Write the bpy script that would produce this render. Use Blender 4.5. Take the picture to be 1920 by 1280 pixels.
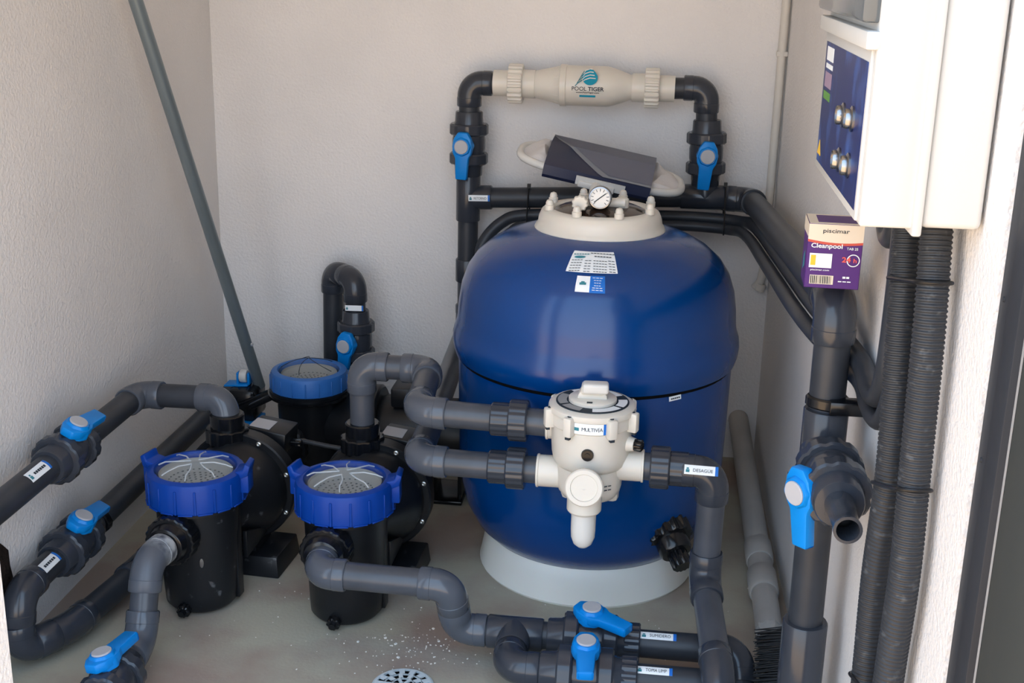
import bpy, bmesh, math, random
from mathutils import Vector as V, Matrix
random.seed(4)
PI = math.pi
for o in list(bpy.data.objects): bpy.data.objects.remove(o, do_unlink=True)
SC = bpy.context.scene
COL = SC.collection

# ------------------------------------------------------------------ camera
PITCH, YAW, ROLL = math.radians(17.1), math.atan(285 / 2448), math.atan(.0225)
F = V((-math.sin(YAW) * math.cos(PITCH), math.cos(YAW) * math.cos(PITCH), -math.sin(PITCH)))
R0 = V((math.cos(YAW), math.sin(YAW), 0)); U0 = R0.cross(F)
CR = R0 * math.cos(ROLL) + U0 * math.sin(ROLL)
CU = U0 * math.cos(ROLL) - R0 * math.sin(ROLL)
cam = bpy.data.objects.new('camera', bpy.data.cameras.new('camera')); COL.objects.link(cam)
cam.data.sensor_width = 36; cam.data.lens = 2340 / 1920 * 36; cam.data.clip_start = .02
cam.matrix_world = Matrix(((CR.x, CU.x, -F.x, 0), (CR.y, CU.y, -F.y, 0), (CR.z, CU.z, -F.z, 1.515), (0, 0, 0, 1)))
SC.camera = cam

# ------------------------------------------------------------------ sky, sun, exposure
w = bpy.data.worlds.new('sky'); SC.world = w; w.use_nodes = True
nt = w.node_tree; bg = nt.nodes['Background']
tc = nt.nodes.new('ShaderNodeTexCoord'); sx = nt.nodes.new('ShaderNodeSeparateXYZ'); rp = nt.nodes.new('ShaderNodeValToRGB')
nt.links.new(tc.outputs['Generated'], sx.inputs[0]); nt.links.new(sx.outputs['Z'], rp.inputs['Fac'])
rp.color_ramp.elements[0].position = 0.0; rp.color_ramp.elements[0].color = (.82, .90, 1, 1)
rp.color_ramp.elements[1].position = .8; rp.color_ramp.elements[1].color = (.46, .69, 1, 1)
nt.links.new(rp.outputs[0], bg.inputs['Color']); bg.inputs['Strength'].default_value = 2.1
sun = bpy.data.objects.new('sun', bpy.data.lights.new('sun', 'SUN')); COL.objects.link(sun)
sun.data.energy = 12.5; sun.data.color = (1, .77, .52); sun.data.angle = math.radians(1)
sun.rotation_euler = V((-.75, .03, -.66)).to_track_quat('-Z', 'Y').to_euler()
por = bpy.data.objects.new('door_portal', bpy.data.lights.new('door_portal', 'AREA')); COL.objects.link(por)
por.data.shape = 'RECTANGLE'; por.data.size = 1.78; por.data.size_y = 2.3; por.data.cycles.is_portal = True
por.location = (-.49, 1.34, 1.15); por.rotation_euler = V((0, 1, 0)).to_track_quat('-Z', 'Z').to_euler()
vs = SC.view_settings; vs.view_transform = 'Standard'; vs.look = 'None'; vs.gamma = 1; vs.exposure = .82
vs.use_curve_mapping = False

# ------------------------------------------------------------------ materials
def lin(c): return tuple((x / 12.92 if x <= .04045 else ((x + .055) / 1.055) ** 2.4) for x in [y / 255 for y in c])
def mat(name, rgb, rough=.5, spec=.5, metal=0, var=0, vscale=8, bump=0, bscale=200, alpha=1, trans=0, rgb2=None, ior=1.45, coat=0, lo=.35, hi=.65, bdist=.002, sss=0):
    m = bpy.data.materials.new(name); m.use_nodes = True
    n = m.node_tree.nodes; L = m.node_tree.links; p = n['Principled BSDF']
    c = lin(rgb); p.inputs['Base Color'].default_value = (*c, 1)
    p.inputs['Roughness'].default_value = rough; p.inputs['Metallic'].default_value = metal
    p.inputs['Specular IOR Level'].default_value = spec; p.inputs['IOR'].default_value = ior
    p.inputs['Alpha'].default_value = alpha; p.inputs['Transmission Weight'].default_value = trans
    p.inputs['Coat Weight'].default_value = coat; p.inputs['Coat Roughness'].default_value = .12
    if sss:
        p.inputs['Subsurface Weight'].default_value = sss; p.inputs['Subsurface Scale'].default_value = .01
    if var or rgb2 or bump:
        t = n.new('ShaderNodeTexCoord')
    if var or rgb2:
        z = n.new('ShaderNodeTexNoise'); z.inputs['Scale'].default_value = vscale; z.inputs['Detail'].default_value = 6
        L.new(t.outputs['Object'], z.inputs['Vector'])
        r = n.new('ShaderNodeValToRGB'); r.color_ramp.elements[0].position = lo; r.color_ramp.elements[1].position = hi
        d = lin(rgb2) if rgb2 else tuple(x * (1 - var) for x in c)
        r.color_ramp.elements[0].color = (*c, 1); r.color_ramp.elements[1].color = (*d, 1)
        L.new(z.outputs['Fac'], r.inputs['Fac']); L.new(r.outputs[0], p.inputs['Base Color'])
    if bump:
        z2 = n.new('ShaderNodeTexNoise'); z2.inputs['Scale'].default_value = bscale; z2.inputs['Detail'].default_value = 3
        L.new(t.outputs['Object'], z2.inputs['Vector'])
        b = n.new('ShaderNodeBump'); b.inputs['Strength'].default_value = bump; b.inputs['Distance'].default_value = bdist
        L.new(z2.outputs['Fac'], b.inputs['Height']); L.new(b.outputs[0], p.inputs['Normal'])
    return m
M = {}
M['wall'] = mat('white_plaster', (226, 223, 221), .62, .3, var=.06, vscale=3, bump=.7, bscale=120, bdist=.004)
M['ceil'] = mat('ceiling_paint', (225, 222, 215), .8, .2)
M['frame'] = mat('anthracite_metal', (44, 47, 53), .6, .3, var=.15, vscale=5)
M['leaf'] = mat('door_leaf_grey', (56, 59, 58), .65, .25)
M['terrace'] = mat('terrace_stone', (212, 188, 156), .8, .2, var=.15, vscale=2)
M['pipe'] = mat('grey_pvc_pipe', (70, 74, 82), .3, .5, var=.22, vscale=14, bump=.05, bscale=60)
M['fit'] = mat('grey_pvc_fitting', (78, 83, 92), .17, .5, var=.12, vscale=9, bump=.03, bscale=40)
M['dpipe'] = mat('dark_pvc_pipe', (50, 54, 61), .42, .45, var=.25, vscale=12, bump=.05, bscale=60)
M['dfit'] = mat('dark_pvc_fitting', (54, 58, 66), .2, .5, var=.15, vscale=9)
M['union'] = mat('union_nut_pvc', (52, 56, 64), .18, .5, var=.1, vscale=9)
M['black'] = mat('black_plastic', (21, 23, 27), .36, .45, var=.3, vscale=16, bump=.12, bscale=320, bdist=.001)
M['gloss'] = mat('gloss_black_plastic', (17, 18, 21), .2, .5)
M['scuff'] = mat('black_plastic_scuffed', (22, 24, 28), .4, .4, rgb2=(96, 96, 98), vscale=26, lo=.63, hi=.74)
M['blue'] = mat('valve_handle_blue', (0, 126, 206), .35, .35)
M['ring'] = mat('strainer_ring_blue', (2, 58, 146), .4, .3, var=.12, vscale=7)
M['ring3'] = mat('strainer_ring_dusty_blue', (44, 104, 176), .42, .4, var=.15, vscale=9)
M['cap'] = mat('grey_cap', (172, 172, 176), .5, .4)
M['tank'] = mat('tank_blue_gelcoat', (0, 58, 122), .2, .45, var=.14, vscale=4, coat=.1)
M['cream'] = mat('cream_abs', (214, 208, 197), .33, .5, var=.03, vscale=6, sss=.08)
M['white'] = mat('white_plastic', (212, 210, 205), .4, .45, var=.05, vscale=6)
M['base'] = mat('white_polyethylene', (232, 230, 222), .5, .4, var=.05, vscale=5, sss=.1)
M['paper'] = mat('label_white', (232, 236, 238), .45, .4)
M['ink'] = mat('ink_dark', (44, 52, 60), .6, .2)
M['teal'] = mat('ink_teal', (62, 128, 140), .6, .2)
M['teal2'] = mat('ink_teal_bright', (26, 140, 166), .6, .2)
M['lblue'] = mat('label_blue', (22, 104, 192), .45, .4)
M['floor'] = mat('concrete_floor', (170, 166, 150), .72, .35, bump=.25, bscale=120, bdist=.002, rgb2=(152, 136, 125), vscale=3.2, lo=.42, hi=.62)
M['clear'] = mat('clear_polycarbonate', (226, 230, 232), .05, .6, alpha=.06)
M['rib'] = mat('clear_rib', (214, 220, 224), .1, .6, alpha=.42)
M['smoke'] = mat('smoked_cover', (48, 34, 26), .08, .6, alpha=.93)
M['basket'] = mat('basket_grey', (138, 140, 138), .5, .3)
M['holes'] = mat('basket_hole', (86, 88, 88), .7, .2)
M['chrome'] = mat('chrome', (150, 150, 152), .25, .5, metal=1)
M['steel'] = mat('screw_steel', (190, 190, 186), .3, .5, metal=1)
M['alu'] = mat('anodised_pole', (124, 136, 142), .34, .5, metal=.5, var=.12, vscale=4)
M['conduit'] = mat('corrugated_black', (44, 46, 50), .5, .45, rgb2=(82, 84, 86), vscale=70, lo=.6, hi=.75)
M['tie'] = mat('cable_tie', (22, 22, 24), .4, .4)
M['gpvc'] = mat('light_grey_drain_pvc', (174, 172, 168), .5, .4, var=.12, vscale=10, bump=.1, bscale=80)
M['wcon'] = mat('painted_conduit', (205, 200, 192), .5, .3)
M['cab'] = mat('cabinet_white', (196, 195, 191), .5, .3)
M['cabin'] = mat('cabinet_frame_grey', (188, 187, 184), .5, .3)
M['smoke2'] = mat('smoked_window', (86, 92, 96), .12, .6)
M['panel'] = mat('panel_water_print', (14, 32, 90), .4, .3, rgb2=(48, 82, 150), vscale=14, lo=.5, hi=.7)
M['purple'] = mat('box_purple', (78, 40, 112), .5, .35)
M['bcream'] = mat('box_cream', (222, 208, 188), .5, .35)
M['borange'] = mat('box_orange', (198, 84, 70), .5, .35)
M['bpink'] = mat('box_red_print', (226, 92, 84), .5, .35)
M['navy'] = mat('card_navy', (34, 40, 66), .35, .4)
M['slate'] = mat('card_slate', (98, 101, 116), .4, .4)
M['slate2'] = mat('card_edge', (126, 130, 138), .4, .4)
M['net'] = mat('net_white', (206, 202, 200), .8, .2, bump=.3, bscale=300)
M['bristle'] = mat('bristle_black', (20, 20, 22), .5, .3)
M['hole'] = mat('hole_earth', (48, 40, 36), .9, .1, var=.4, vscale=30, bump=.8, bscale=60, bdist=.01)
M['drain'] = mat('drain_white', (196, 206, 210), .45, .4)
M['dark'] = mat('deep_dark', (12, 12, 13), .8, .1)
M['chip'] = mat('chip_white', (226, 222, 214), .8, .2)
M['face'] = mat('gauge_face', (232, 230, 226), .5, .3)
M['midgrey'] = mat('print_grey', (150, 150, 150), .6, .2)  # plain mid grey for two selector labels and the door seal
M['green'] = mat('print_green', (92, 140, 70), .6, .2)
M['yellow'] = mat('print_yellow', (232, 186, 60), .5, .3)
M['print'] = mat('print_lilac', (152, 130, 152), .5, .3)

# ------------------------------------------------------------------ mesh helpers
def basis(o, z, x=None):
    z = V(z).normalized()
    if x is None: x = V((0, 0, 1)) if abs(z.z) < .9 else V((1, 0, 0))
    x = V(x); x = (x - z * x.dot(z)).normalized(); y = z.cross(x)
    return Matrix(((x.x, y.x, z.x, o[0]), (x.y, y.y, z.y, o[1]), (x.z, y.z, z.z, o[2]), (0, 0, 0, 1)))
I4 = Matrix.Identity(4)
class B:
    def __init__(s): s.bm = bmesh.new()
    def lathe(s, prof, m=I4, n=32, cap=True, rf=None):
        rings = []
        for r, z in prof:
            if r <= 1e-6: rings.append([s.bm.verts.new(m @ V((0, 0, z)))])
            else:
                rings.append([s.bm.verts.new(m @ V(((r * (rf(k, r) if rf else 1)) * math.cos(2 * PI * k / n), (r * (rf(k, r) if rf else 1)) * math.sin(2 * PI * k / n), z))) for k in range(n)])
        for a, b in zip(rings, rings[1:]):
            for k in range(n):
                j = (k + 1) % n
                if len(a) == 1 and len(b) > 1: s.bm.faces.new((a[0], b[j], b[k]))
                elif len(b) == 1 and len(a) > 1: s.bm.faces.new((a[k], a[j], b[0]))
                elif len(a) > 1: s.bm.faces.new((a[k], a[j], b[j], b[k]))
        if cap:
            if len(rings[0]) > 1: s.bm.faces.new(rings[0][::-1])
            if len(rings[-1]) > 1: s.bm.faces.new(rings[-1])
        return s
    def gear(s, r0, r1, n, z0, z1, m=I4, ch=.003, duty=2):
        # ribbed nut: ribs of radius r1 over r0
        seg = n * 4
        rf = lambda k, r: 1 if (k % 4) < duty else r0 / r1
        return s.lathe([(r1 - ch, z0), (r1, z0 + ch), (r1, z1 - ch), (r1 - ch, z1)], m, seg, True, rf)
    def tube(s, pts, r, n=20, cap=True):
        pts = [V(p) for p in pts]; rr = r if isinstance(r, (list, tuple)) else [r] * len(pts)
        t = (pts[1] - pts[0]).normalized(); x = V((0, 0, 1)) if abs(t.z) < .9 else V((1, 0, 0))
        x = (x - t * x.dot(t)).normalized(); rings = []
        for i, p in enumerate(pts):
            if i == 0: d = pts[1] - pts[0]
            elif i == len(pts) - 1: d = pts[-1] - pts[-2]
            else: d = (pts[i + 1] - p).normalized() + (p - pts[i - 1]).normalized()
            if d.length > 1e-9: t = d.normalized()
            x = (x - t * x.dot(t)).normalized(); y = t.cross(x)
            rings.append([s.bm.verts.new(p + (x * math.cos(2 * PI * k / n) + y * math.sin(2 * PI * k / n)) * rr[i]) for k in range(n)])
        for a, b in zip(rings, rings[1:]):
            for k in range(n):
                j = (k + 1) % n; s.bm.faces.new((a[k], a[j], b[j], b[k]))
        if cap:
            s.bm.faces.new(rings[0][::-1]); s.bm.faces.new(rings[-1])
        return s
    def box(s, size, m=I4, bev=0, seg=2, taper=1):
        t = bmesh.new(); bmesh.ops.create_cube(t, size=1)
        for v in t.verts:
            k = taper if v.co.z > 0 else 1
            v.co = V((v.co.x * size[0] * k, v.co.y * size[1] * k, v.co.z * size[2]))
        if bev: bmesh.ops.bevel(t, geom=t.edges[:] + t.verts[:], offset=bev, segments=seg, affect='EDGES', profile=.5)
        t.transform(m); me = bpy.data.meshes.new('tmp'); t.to_mesh(me); t.free(); s.bm.from_mesh(me); bpy.data.meshes.remove(me)
        return s
    def prism(s, poly, z0, z1, m=I4, bev=0):
        t = bmesh.new(); a = [t.verts.new((p[0], p[1], z0)) for p in poly]; b = [t.verts.new((p[0], p[1], z1)) for p in poly]
        n = len(poly); t.faces.new(a[::-1]); t.faces.new(b)
        for k in range(n): t.faces.new((a[k], a[(k + 1) % n], b[(k + 1) % n], b[k]))
        bmesh.ops.recalc_face_normals(t, faces=t.faces)
        if bev: bmesh.ops.bevel(t, geom=t.edges[:], offset=bev, segments=2, affect='EDGES', profile=.5)
        t.transform(m); me = bpy.data.meshes.new('tmp'); t.to_mesh(me); t.free(); s.bm.from_mesh(me); bpy.data.meshes.remove(me)
        return s
    def patch(s, m, r, L, w, lift=.0006, seg=8, off=(0, 0)):
        # sheet wrapped on a cylinder: local x along the axis, local z outwards, axis at z=-r from the frame origin
        rr = r + lift; g = []
        for i in range(2):
            row = []
            for k in range(seg + 1):
                a = (off[1] + (k / seg - .5) * w) / r
                row.append(s.bm.verts.new(m @ V((off[0] + (i - .5) * L, rr * math.sin(a), rr * math.cos(a) - r))))
            g.append(row)
        for k in range(seg): s.bm.faces.new((g[0][k], g[1][k], g[1][k + 1], g[0][k + 1]))
        return s
    def quad(s, *p):
        s.bm.faces.new([s.bm.verts.new(V(q)) for q in p]); return s
def mesh_of(b, name, inv=None, ang=38, smooth=True):
    bm = b.bm
    if inv is not None: bm.transform(inv)
    bmesh.ops.recalc_face_normals(bm, faces=bm.faces)
    me = bpy.data.meshes.new(name); bm.to_mesh(me); bm.free()
    if smooth:
        for p in me.polygons: p.use_smooth = True
        me.set_sharp_from_angle(angle=math.radians(ang))
    return me
class Thing:
    def __init__(s, name, label, cat, loc=(0, 0, 0), rot=None, group=None, kind=None):
        s.o = bpy.data.objects.new(name, None); COL.objects.link(s.o); s.o.empty_display_size = .05
        s.m = Matrix.Translation(V(loc)) @ (rot.to_4x4() if rot else I4); s.o.matrix_basis = s.m
        if label: s.o['label'] = label
        if cat: s.o['category'] = cat
        if group: s.o['group'] = group
        if kind: s.o['kind'] = kind
        s.inv = s.m.inverted()
    def part(s, name, b, m, parent=None, local=False, ang=38, smooth=True, label=None, kind=None):
        me = mesh_of(b, name, None if local else s.inv, ang, smooth)
        return s.add(name, me, m, parent, label, kind)
    def add(s, name, me, m, parent=None, label=None, kind=None, basis=None):
        if m and not me.materials: me.materials.append(M[m] if isinstance(m, str) else m)
        o = bpy.data.objects.new(name, me); COL.objects.link(o); o.parent = parent or s.o
        if basis is not None: o.matrix_basis = basis
        if label: o['label'] = label
        if kind: o['kind'] = kind
        return o
def solo(name, b, m, label, cat, loc=(0, 0, 0), group=None, kind=None, ang=38, smooth=True):
    me = mesh_of(b, name, Matrix.Translation(-V(loc)), ang, smooth); me.materials.append(M[m])
    o = bpy.data.objects.new(name, me); COL.objects.link(o); o.location = loc
    if label: o['label'] = label
    if cat: o['category'] = cat
    if group: o['group'] = group
    if kind: o['kind'] = kind
    return o
def text_bm(txt, m, width=None, height=None, bold=0, align='CENTER'):
    if txt[0] == '#':      # print too small to read in the photograph: short dashes only
        n = int(txt[1:]); b = B()
        for k in range(n):
            b.box((width / n * .78, height * .55, .0002), at(m, width * ((k + .5) / n - .5), 0))
        return b
    cu = bpy.data.curves.new('txt', 'FONT'); cu.body = txt; cu.size = 1; cu.align_x = align; cu.align_y = 'CENTER'; cu.offset = bold; cu.resolution_u = 3
    ob = bpy.data.objects.new('txt', cu); COL.objects.link(ob)
    me = bpy.data.meshes.new_from_object(ob); bpy.data.objects.remove(ob); bpy.data.curves.remove(cu)
    xs = [v.co.x for v in me.vertices]; ys = [v.co.y for v in me.vertices]
    cx, cy = (min(xs) + max(xs)) / 2, (min(ys) + max(ys)) / 2; wx, wy = max(xs) - min(xs), max(ys) - min(ys)
    sxx = width / wx if width else None; syy = height / wy if height else None
    if sxx is None: sxx = syy
    if syy is None: syy = sxx
    b = B(); b.bm.from_mesh(me); bpy.data.meshes.remove(me)
    for v in b.bm.verts: v.co = m @ V(((v.co.x - cx) * sxx, (v.co.y - cy) * syy, 0))
    return b
def at(m, x, y, z=0): return m @ Matrix.Translation((x, y, z))

PR, FR = .0305, .0365           # pipe and fitting radii (63 mm pvc)
def elbow_bm(c, d1, d2, e=.068, r=FR, t=.042):
    c, d1, d2 = V(c), V(d1).normalized(), V(d2).normalized()
    th = d1.angle(d2); k = min(t, e - .030); Rr = k / math.tan(th / 2)
    nrm = (d2 - d1 * d2.dot(d1)).normalized(); ctr = c - d1 * k + nrm * Rr
    s0, s1 = c - d1 * e, c + d2 * e
    pts = [s0, s0 + d1 * .003, s0 + d1 * .026, s0 + d1 * .027]; rr = [r - .002, r, r, r - .001]
    N = max(4, int(th / (PI / 2) * 10))
    for i in range(N + 1):
        a = th * i / N
        pts.append(ctr - nrm * Rr * math.cos(a) + d1 * Rr * math.sin(a)); rr.append(r - .001)
    pts += [s1 - d2 * .027, s1 - d2 * .026, s1 - d2 * .003, s1]; rr += [r - .001, r, r, r - .002]
    return B().tube(pts, rr, 24)
def pipe_run(T, pts, pm='pipe', fm='fit', r=PR, fr=FR, e=.068, skip=(), cuts=()):
    pts = [V(p) for p in pts]
    for i in range(len(pts) - 1):
        a, b = pts[i], pts[i + 1]; d = (b - a).normalized(); L = (b - a).length
        s = 0 if i == 0 else e - .028; t = 0 if i == len(pts) - 2 else e - .028
        spans = [(s, L - t)]
        for c in cuts:                      # a valve sits here: the pipe stops inside its two sockets
            q = (V(c) - a).dot(d)
            if (V(c) - a - d * q).length < .01: spans = [w for lo, hi in spans for w in ((lo, min(hi, q - .07)), (max(lo, q + .07), hi))]
        for lo, hi in spans:
            if hi - lo > .004: T.part('pipe', B().tube([a + d * lo, a + d * hi], r, 24), pm)
        if i > 0 and i not in skip:
            T.part('elbow', elbow_bm(a, a - pts[i - 1], d, e, fr), fm)
def coupling(T, c, d, L=.08, r=FR, m='fit', name='coupling'):
    c, d = V(c), V(d).normalized()
    T.part(name, B().lathe([(r - .002, -L / 2), (r, -L / 2 + .003), (r, L / 2 - .003), (r - .002, L / 2)], basis(c, d), 24), m)
def tee(T, c, d, br, L=.14, bl=.072, r=FR, m='fit'):
    c, d, br = V(c), V(d).normalized(), V(br).normalized()
    b = B().tube([c - d * L / 2, c - d * (L / 2 - .003), c + d * (L / 2 - .003), c + d * L / 2], [r - .002, r, r, r - .002], 24)
    b.tube([c, c + br * (bl - .003), c + br * bl], [r, r, r - .002], 24)
    T.part('tee', b, m)
def union(T, c, d, m='union', s=.86):
    # nut and tail of a pipe union; c centre of nut, d towards the tail
    c, d = V(c), V(d).normalized(); mm = basis(c, d)
    T.part('union_nut', B().gear(.0525 * s, .0545 * s, 18, -.021, .021, mm), m)
    T.part('union_tail', B().gear(.0425 * s, .044 * s, 16, .019, .062, mm), m)
def sticker(T, p, a, n, r, L, w, txt, th=None, mark=True, band=True, tw=None):
    # p a point on the surface, a reading direction, n outwards
    a, n = V(a).normalized(), V(n).normalized(); m = basis(p, n, a)
    s = T.part('label_sticker', B().patch(m, r, L, w, .0007), 'paper', label='small printed white pipe label')
    if band: T.part('blue_band', B().patch(m, r, L * .09, w, .0011, off=(L * .455, 0)), 'lblue', s)
    if mark:
        x = -L * .40
        T.part('logo_mark', B().patch(m, r, L * .11, w * .3, .0011, off=(x, -w * .14)).patch(m, r, L * .07, w * .16, .0011, off=(x, w * .12)), 'teal', s)
    if txt:
        sg = (th or w * .42) * .5
        T.part('lettering', text_bm(txt, at(m, L * .05, 0, .0014), tw or L * .58, th or w * .42), 'ink', s, smooth=False)
    return s

def ball_valve(label, c, axis, stem, lever, group='blue-handled ball valves', wide=.0, mf='union'):
    """c centre, axis pipe direction, stem towards handle, lever direction of the lever"""
    axis, stem, lever = V(axis).normalized(), V(stem).normalized(), V(lever).normalized()
    m = basis(c, axis, stem)
    T = Thing('ball_valve', label, 'valve', c, m.to_3x3(), group)
    T.part('valve_body', B().lathe([(.040, -.034), (.046, -.030), (.049, -.014), (.049, .014), (.046, .030), (.040, .034)], n=28)
           .lathe([(.026, 0), (.026, .046), (.022, .052), (.015, .052), (.015, .072)], Matrix.Rotation(PI / 2, 4, 'Y'), 20), mf, local=True)
    nut = mesh_of(B().gear(.0540, .0575, 10, -.0165, .0165, ch=.004, duty=3), 'union_nut')
    end = mesh_of(B().lathe([(.044, .040), (.044, .062), (.042, .066), (.0405, .092), (.0385, .095), (.030, .095)], n=28), 'end_socket')
    ang = 0
    for s in (-1, 1):
        T.add('union_nut', nut, mf, basis=Matrix.Translation((0, 0, s * .043)))
        T.add('end_socket', end, mf, basis=I4 if s > 0 else Matrix.Rotation(PI, 4, 'X'))
    # handle in its own frame: z out along the stem, x along the lever
    hm = basis(V(c), stem, lever)
    hb = B()
    hb.lathe([(.026, .048), (.031, .051), (.031, .066), (.027, .079), (.024, .083), (.022, .083)], hm, 32, True, lambda k, r: 1 if k % 4 < 2 else .955)
    poly = [(.0, .030), (.020, .028), (.034, .020), (.095, .017), (.097, .014), (.097, -.014), (.095, -.017), (.034, -.020), (.020, -.028), (.0, -.030), (-.022, -.026), (-.041, -.014), (-.041, .014), (-.022, .026)]
    hb.prism(poly, .056, .077, hm, .004)
    h = T.part('handle', hb, 'blue', label='bright blue lever handle')
    T.part('handle_cap', B().lathe([(.0205, .082), (.0205, .0852), (.019, .0865), (0, .0865)], hm, 28), 'cap', h, label='round grey cap on the lever hub')
    return T

# ------------------------------------------------------------------ the setting
def struct(name, b, m, parts=None, smooth=False):
    return solo(name, b, m, None, None, kind='structure', smooth=smooth)
YB, XL = 3.774, -1.386
def slab(p0, p1, h0, h1, th):
    # vertical wall from p0 to p1 (plan), thickened away on the left-hand side of p0->p1
    p0, p1 = V((*p0, 0)), V((*p1, 0)); d = (p1 - p0).normalized(); n = V((-d.y, d.x, 0)) * th
    c = [p0, p1, p1 + n, p0 + n]; b = B()
    lo = [b.bm.verts.new((q.x, q.y, h0)) for q in c]; hi = [b.bm.verts.new((q.x, q.y, h1)) for q in c]
    b.bm.faces.new(lo[::-1]); b.bm.faces.new(hi)
    for k in range(4): b.bm.faces.new((lo[k], lo[(k + 1) % 4], hi[(k + 1) % 4], hi[k]))
    return b
CH = 2.3
fl = struct('floor', B().box((3.4, 3.2, .1), Matrix.Translation((-.5, 2.9, -.05))), 'floor')
struct('wall_back', slab((-1.5, YB), (.7, YB), 0, CH, .12), 'wall')
WL = struct('wall_left', slab((XL, 1.36), (XL, YB), 0, CH, .12), 'wall')
struct('wall_right', slab((.345, YB), (.397, 1.47), 0, CH, .14), 'wall')
struct('wall_front', slab((-1.02, 1.36), (-.898, 1.36), 0, CH, .14).box((1.6, .14, CH), Matrix.Translation((1.32, 1.43, CH / 2))), 'wall')  # left of the door only a pillar; the open gap is added to admit daylight
struct('ceiling', B().box((3.4, 2.7, .12), Matrix.Translation((-.5, 2.65, CH + .06))), 'ceil')
struct('terrace', B().box((14, 9.3, .1), Matrix.Translation((0, -3.35, -.06))), 'terrace')
# dark metal door frame on the right
T = Thing('door_1', None, None, (.45, 1.40, 0), kind='structure')
T.part('frame_profile', B().box((.12, .058, 2.1), Matrix.Translation((.462, 1.441, 1.05)), .002), 'frame')
T.part('frame_profile', B().box((.12, .05, 2.1), Matrix.Translation((.455, 1.388, 1.05)), .002), 'frame')
T.part('door_leaf', B().box((.05, .20, 2.06), Matrix.Translation((.43, 1.258, 1.05)), .002), 'leaf')
T.part('seal_strip', B().box((.002, .002, 2.06), Matrix.Translation((.4045, 1.3605, 1.05))), 'midgrey')
for z in (.62, .95, 1.15):
    T.part('screw', B().lathe([(.0035, 0), (.003, .0015), (0, .0018)], basis((.402, 1.452, z), (-1, 0, 0)), 12), 'frame')
# broken plaster with bare earth around the pipes low on the left wall
poly = []
for k in range(26):
    a = 2 * PI * k / 26; q = 1 + random.uniform(-.14, .14)
    poly.append((2.25 + .115 * math.cos(a) * q, .17 + .155 * math.sin(a) * q))
b = B(); vs_ = [b.bm.verts.new((XL + .003, y, z)) for y, z in poly]; b.bm.faces.new(vs_)
vs2 = [b.bm.verts.new((XL - .002, y, z)) for y, z in poly]
for k in range(26): b.bm.faces.new((vs_[k], vs_[(k + 1) % 26], vs2[(k + 1) % 26], vs2[k]))
me = mesh_of(b, 'plaster_hole', smooth=False); me.materials.append(M['hole']); o = bpy.data.objects.new('plaster_hole', me); COL.objects.link(o); o.parent = WL; o['label'] = 'bare brown hole broken in the plaster'

# ------------------------------------------------------------------ sand filter
TX, TY = -.14, 3.005
T = Thing('sand_filter', 'large blue polyester sand filter tank with white collar on a white base', 'filter tank', (TX, TY, 0))
TM = Matrix.Translation((TX, TY, 0))
PROF = [(.20, .07), (.255, .088), (.292, .125), (.318, .175), (.333, .24), (.337, .30), (.340, .42), (.342, .545), (.3405, .563), (.3405, .570), (.349, .572), (.355, .592), (.357, .612), (.355, .630), (.348, .650),
        (.3455, .665), (.343, .70), (.336, .745), (.322, .785), (.300, .818), (.268, .846), (.23, .867), (.19, .881), (.165, .887), (.14, .890)]
bd = T.part('tank_body', B().lathe(PROF, TM, 72), 'tank', ang=50)
T.part('seam_groove', B().lathe([(.3412, .5615), (.3428, .5635), (.3428, .5695), (.3412, .572)], TM, 72, False), 'dark', bd)
T.part('base_ring', B().lathe([(.278, 0), (.281, .006), (.279, .014), (.268, .07), (.262, .098), (.256, .106), (.244, .108), (.240, .10), (.25, .02)], TM, 72, False), 'base', label='white flared plastic base ring')
co = T.part('collar', B().lathe([(.158, .882), (.160, .889), (.156, .897), (.152, .901), (.150, .915), (.143, .931), (.134, .937), (.118, .937), (.112, .930), (.112, .90)], TM, 56, False), 'cream', label='off-white bolted flange collar')
T.part('inspection_cover', B().lathe([(.114, .925), (.112, .933), (.09, .942), (.05, .948), (0, .950)], TM, 40, False), 'smoke', label='smoked brown transparent cover')
bolt = mesh_of(B().lathe([(.0115, 0), (.0115, .012), (.0095, .013), (.0095, .018), (.007, .024), (0, .027)], n=16), 'bolt')
for k in range(8):
    a = (22.5 + 45 * k) * PI / 180
    T.add('bolt', bolt, 'cream', basis=Matrix.Translation((.130 * math.cos(a), .130 * math.sin(a), .936)))
g = T.part('gauge_mount', B().tube([(TX - .055, TY - .03, .955), (TX + .06, TY - .03, .957)], .012, 16).lathe([(.014, .94), (.014, .99), (.010, .992)], Matrix.Translation((TX + .0, TY - .03, 0)), 16)
           .lathe([(.0165, .935), (.0165, .965), (.013, .968)], Matrix.Translation((TX + .052, TY - .02, 0)), 12), 'cream')
T.part('bleed_knob', B().gear(.0175, .0195, 10, 0, .022, basis((TX - .045, TY - .075, .962), (0, -1, .05))).lathe([(.011, -.05), (.011, 0)], basis((TX - .045, TY - .075, .962), (0, -1, .05)), 12), 'cream')
gm = basis((TX + .001, TY - .05, .972), (0, -1, .12), (1, 0, 0))
pg = T.part('pressure_gauge', B().lathe([(.026, 0), (.028, .003), (.028, .026), (.026, .029), (.0235, .0295), (.0235, .026)], gm, 36, False).lathe([(.028, 0), (0, 0)], gm, 36, False), 'chrome', label='round chrome pressure gauge')
T.part('gauge_dial', B().lathe([(.024, .0262), (0, .0262)], gm, 32, False), 'face', pg)
b = B().box((.034, .0022, .0006), at(gm, 0, 0, .0272) @ Matrix.Rotation(math.radians(38), 4, 'Z'))
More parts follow.
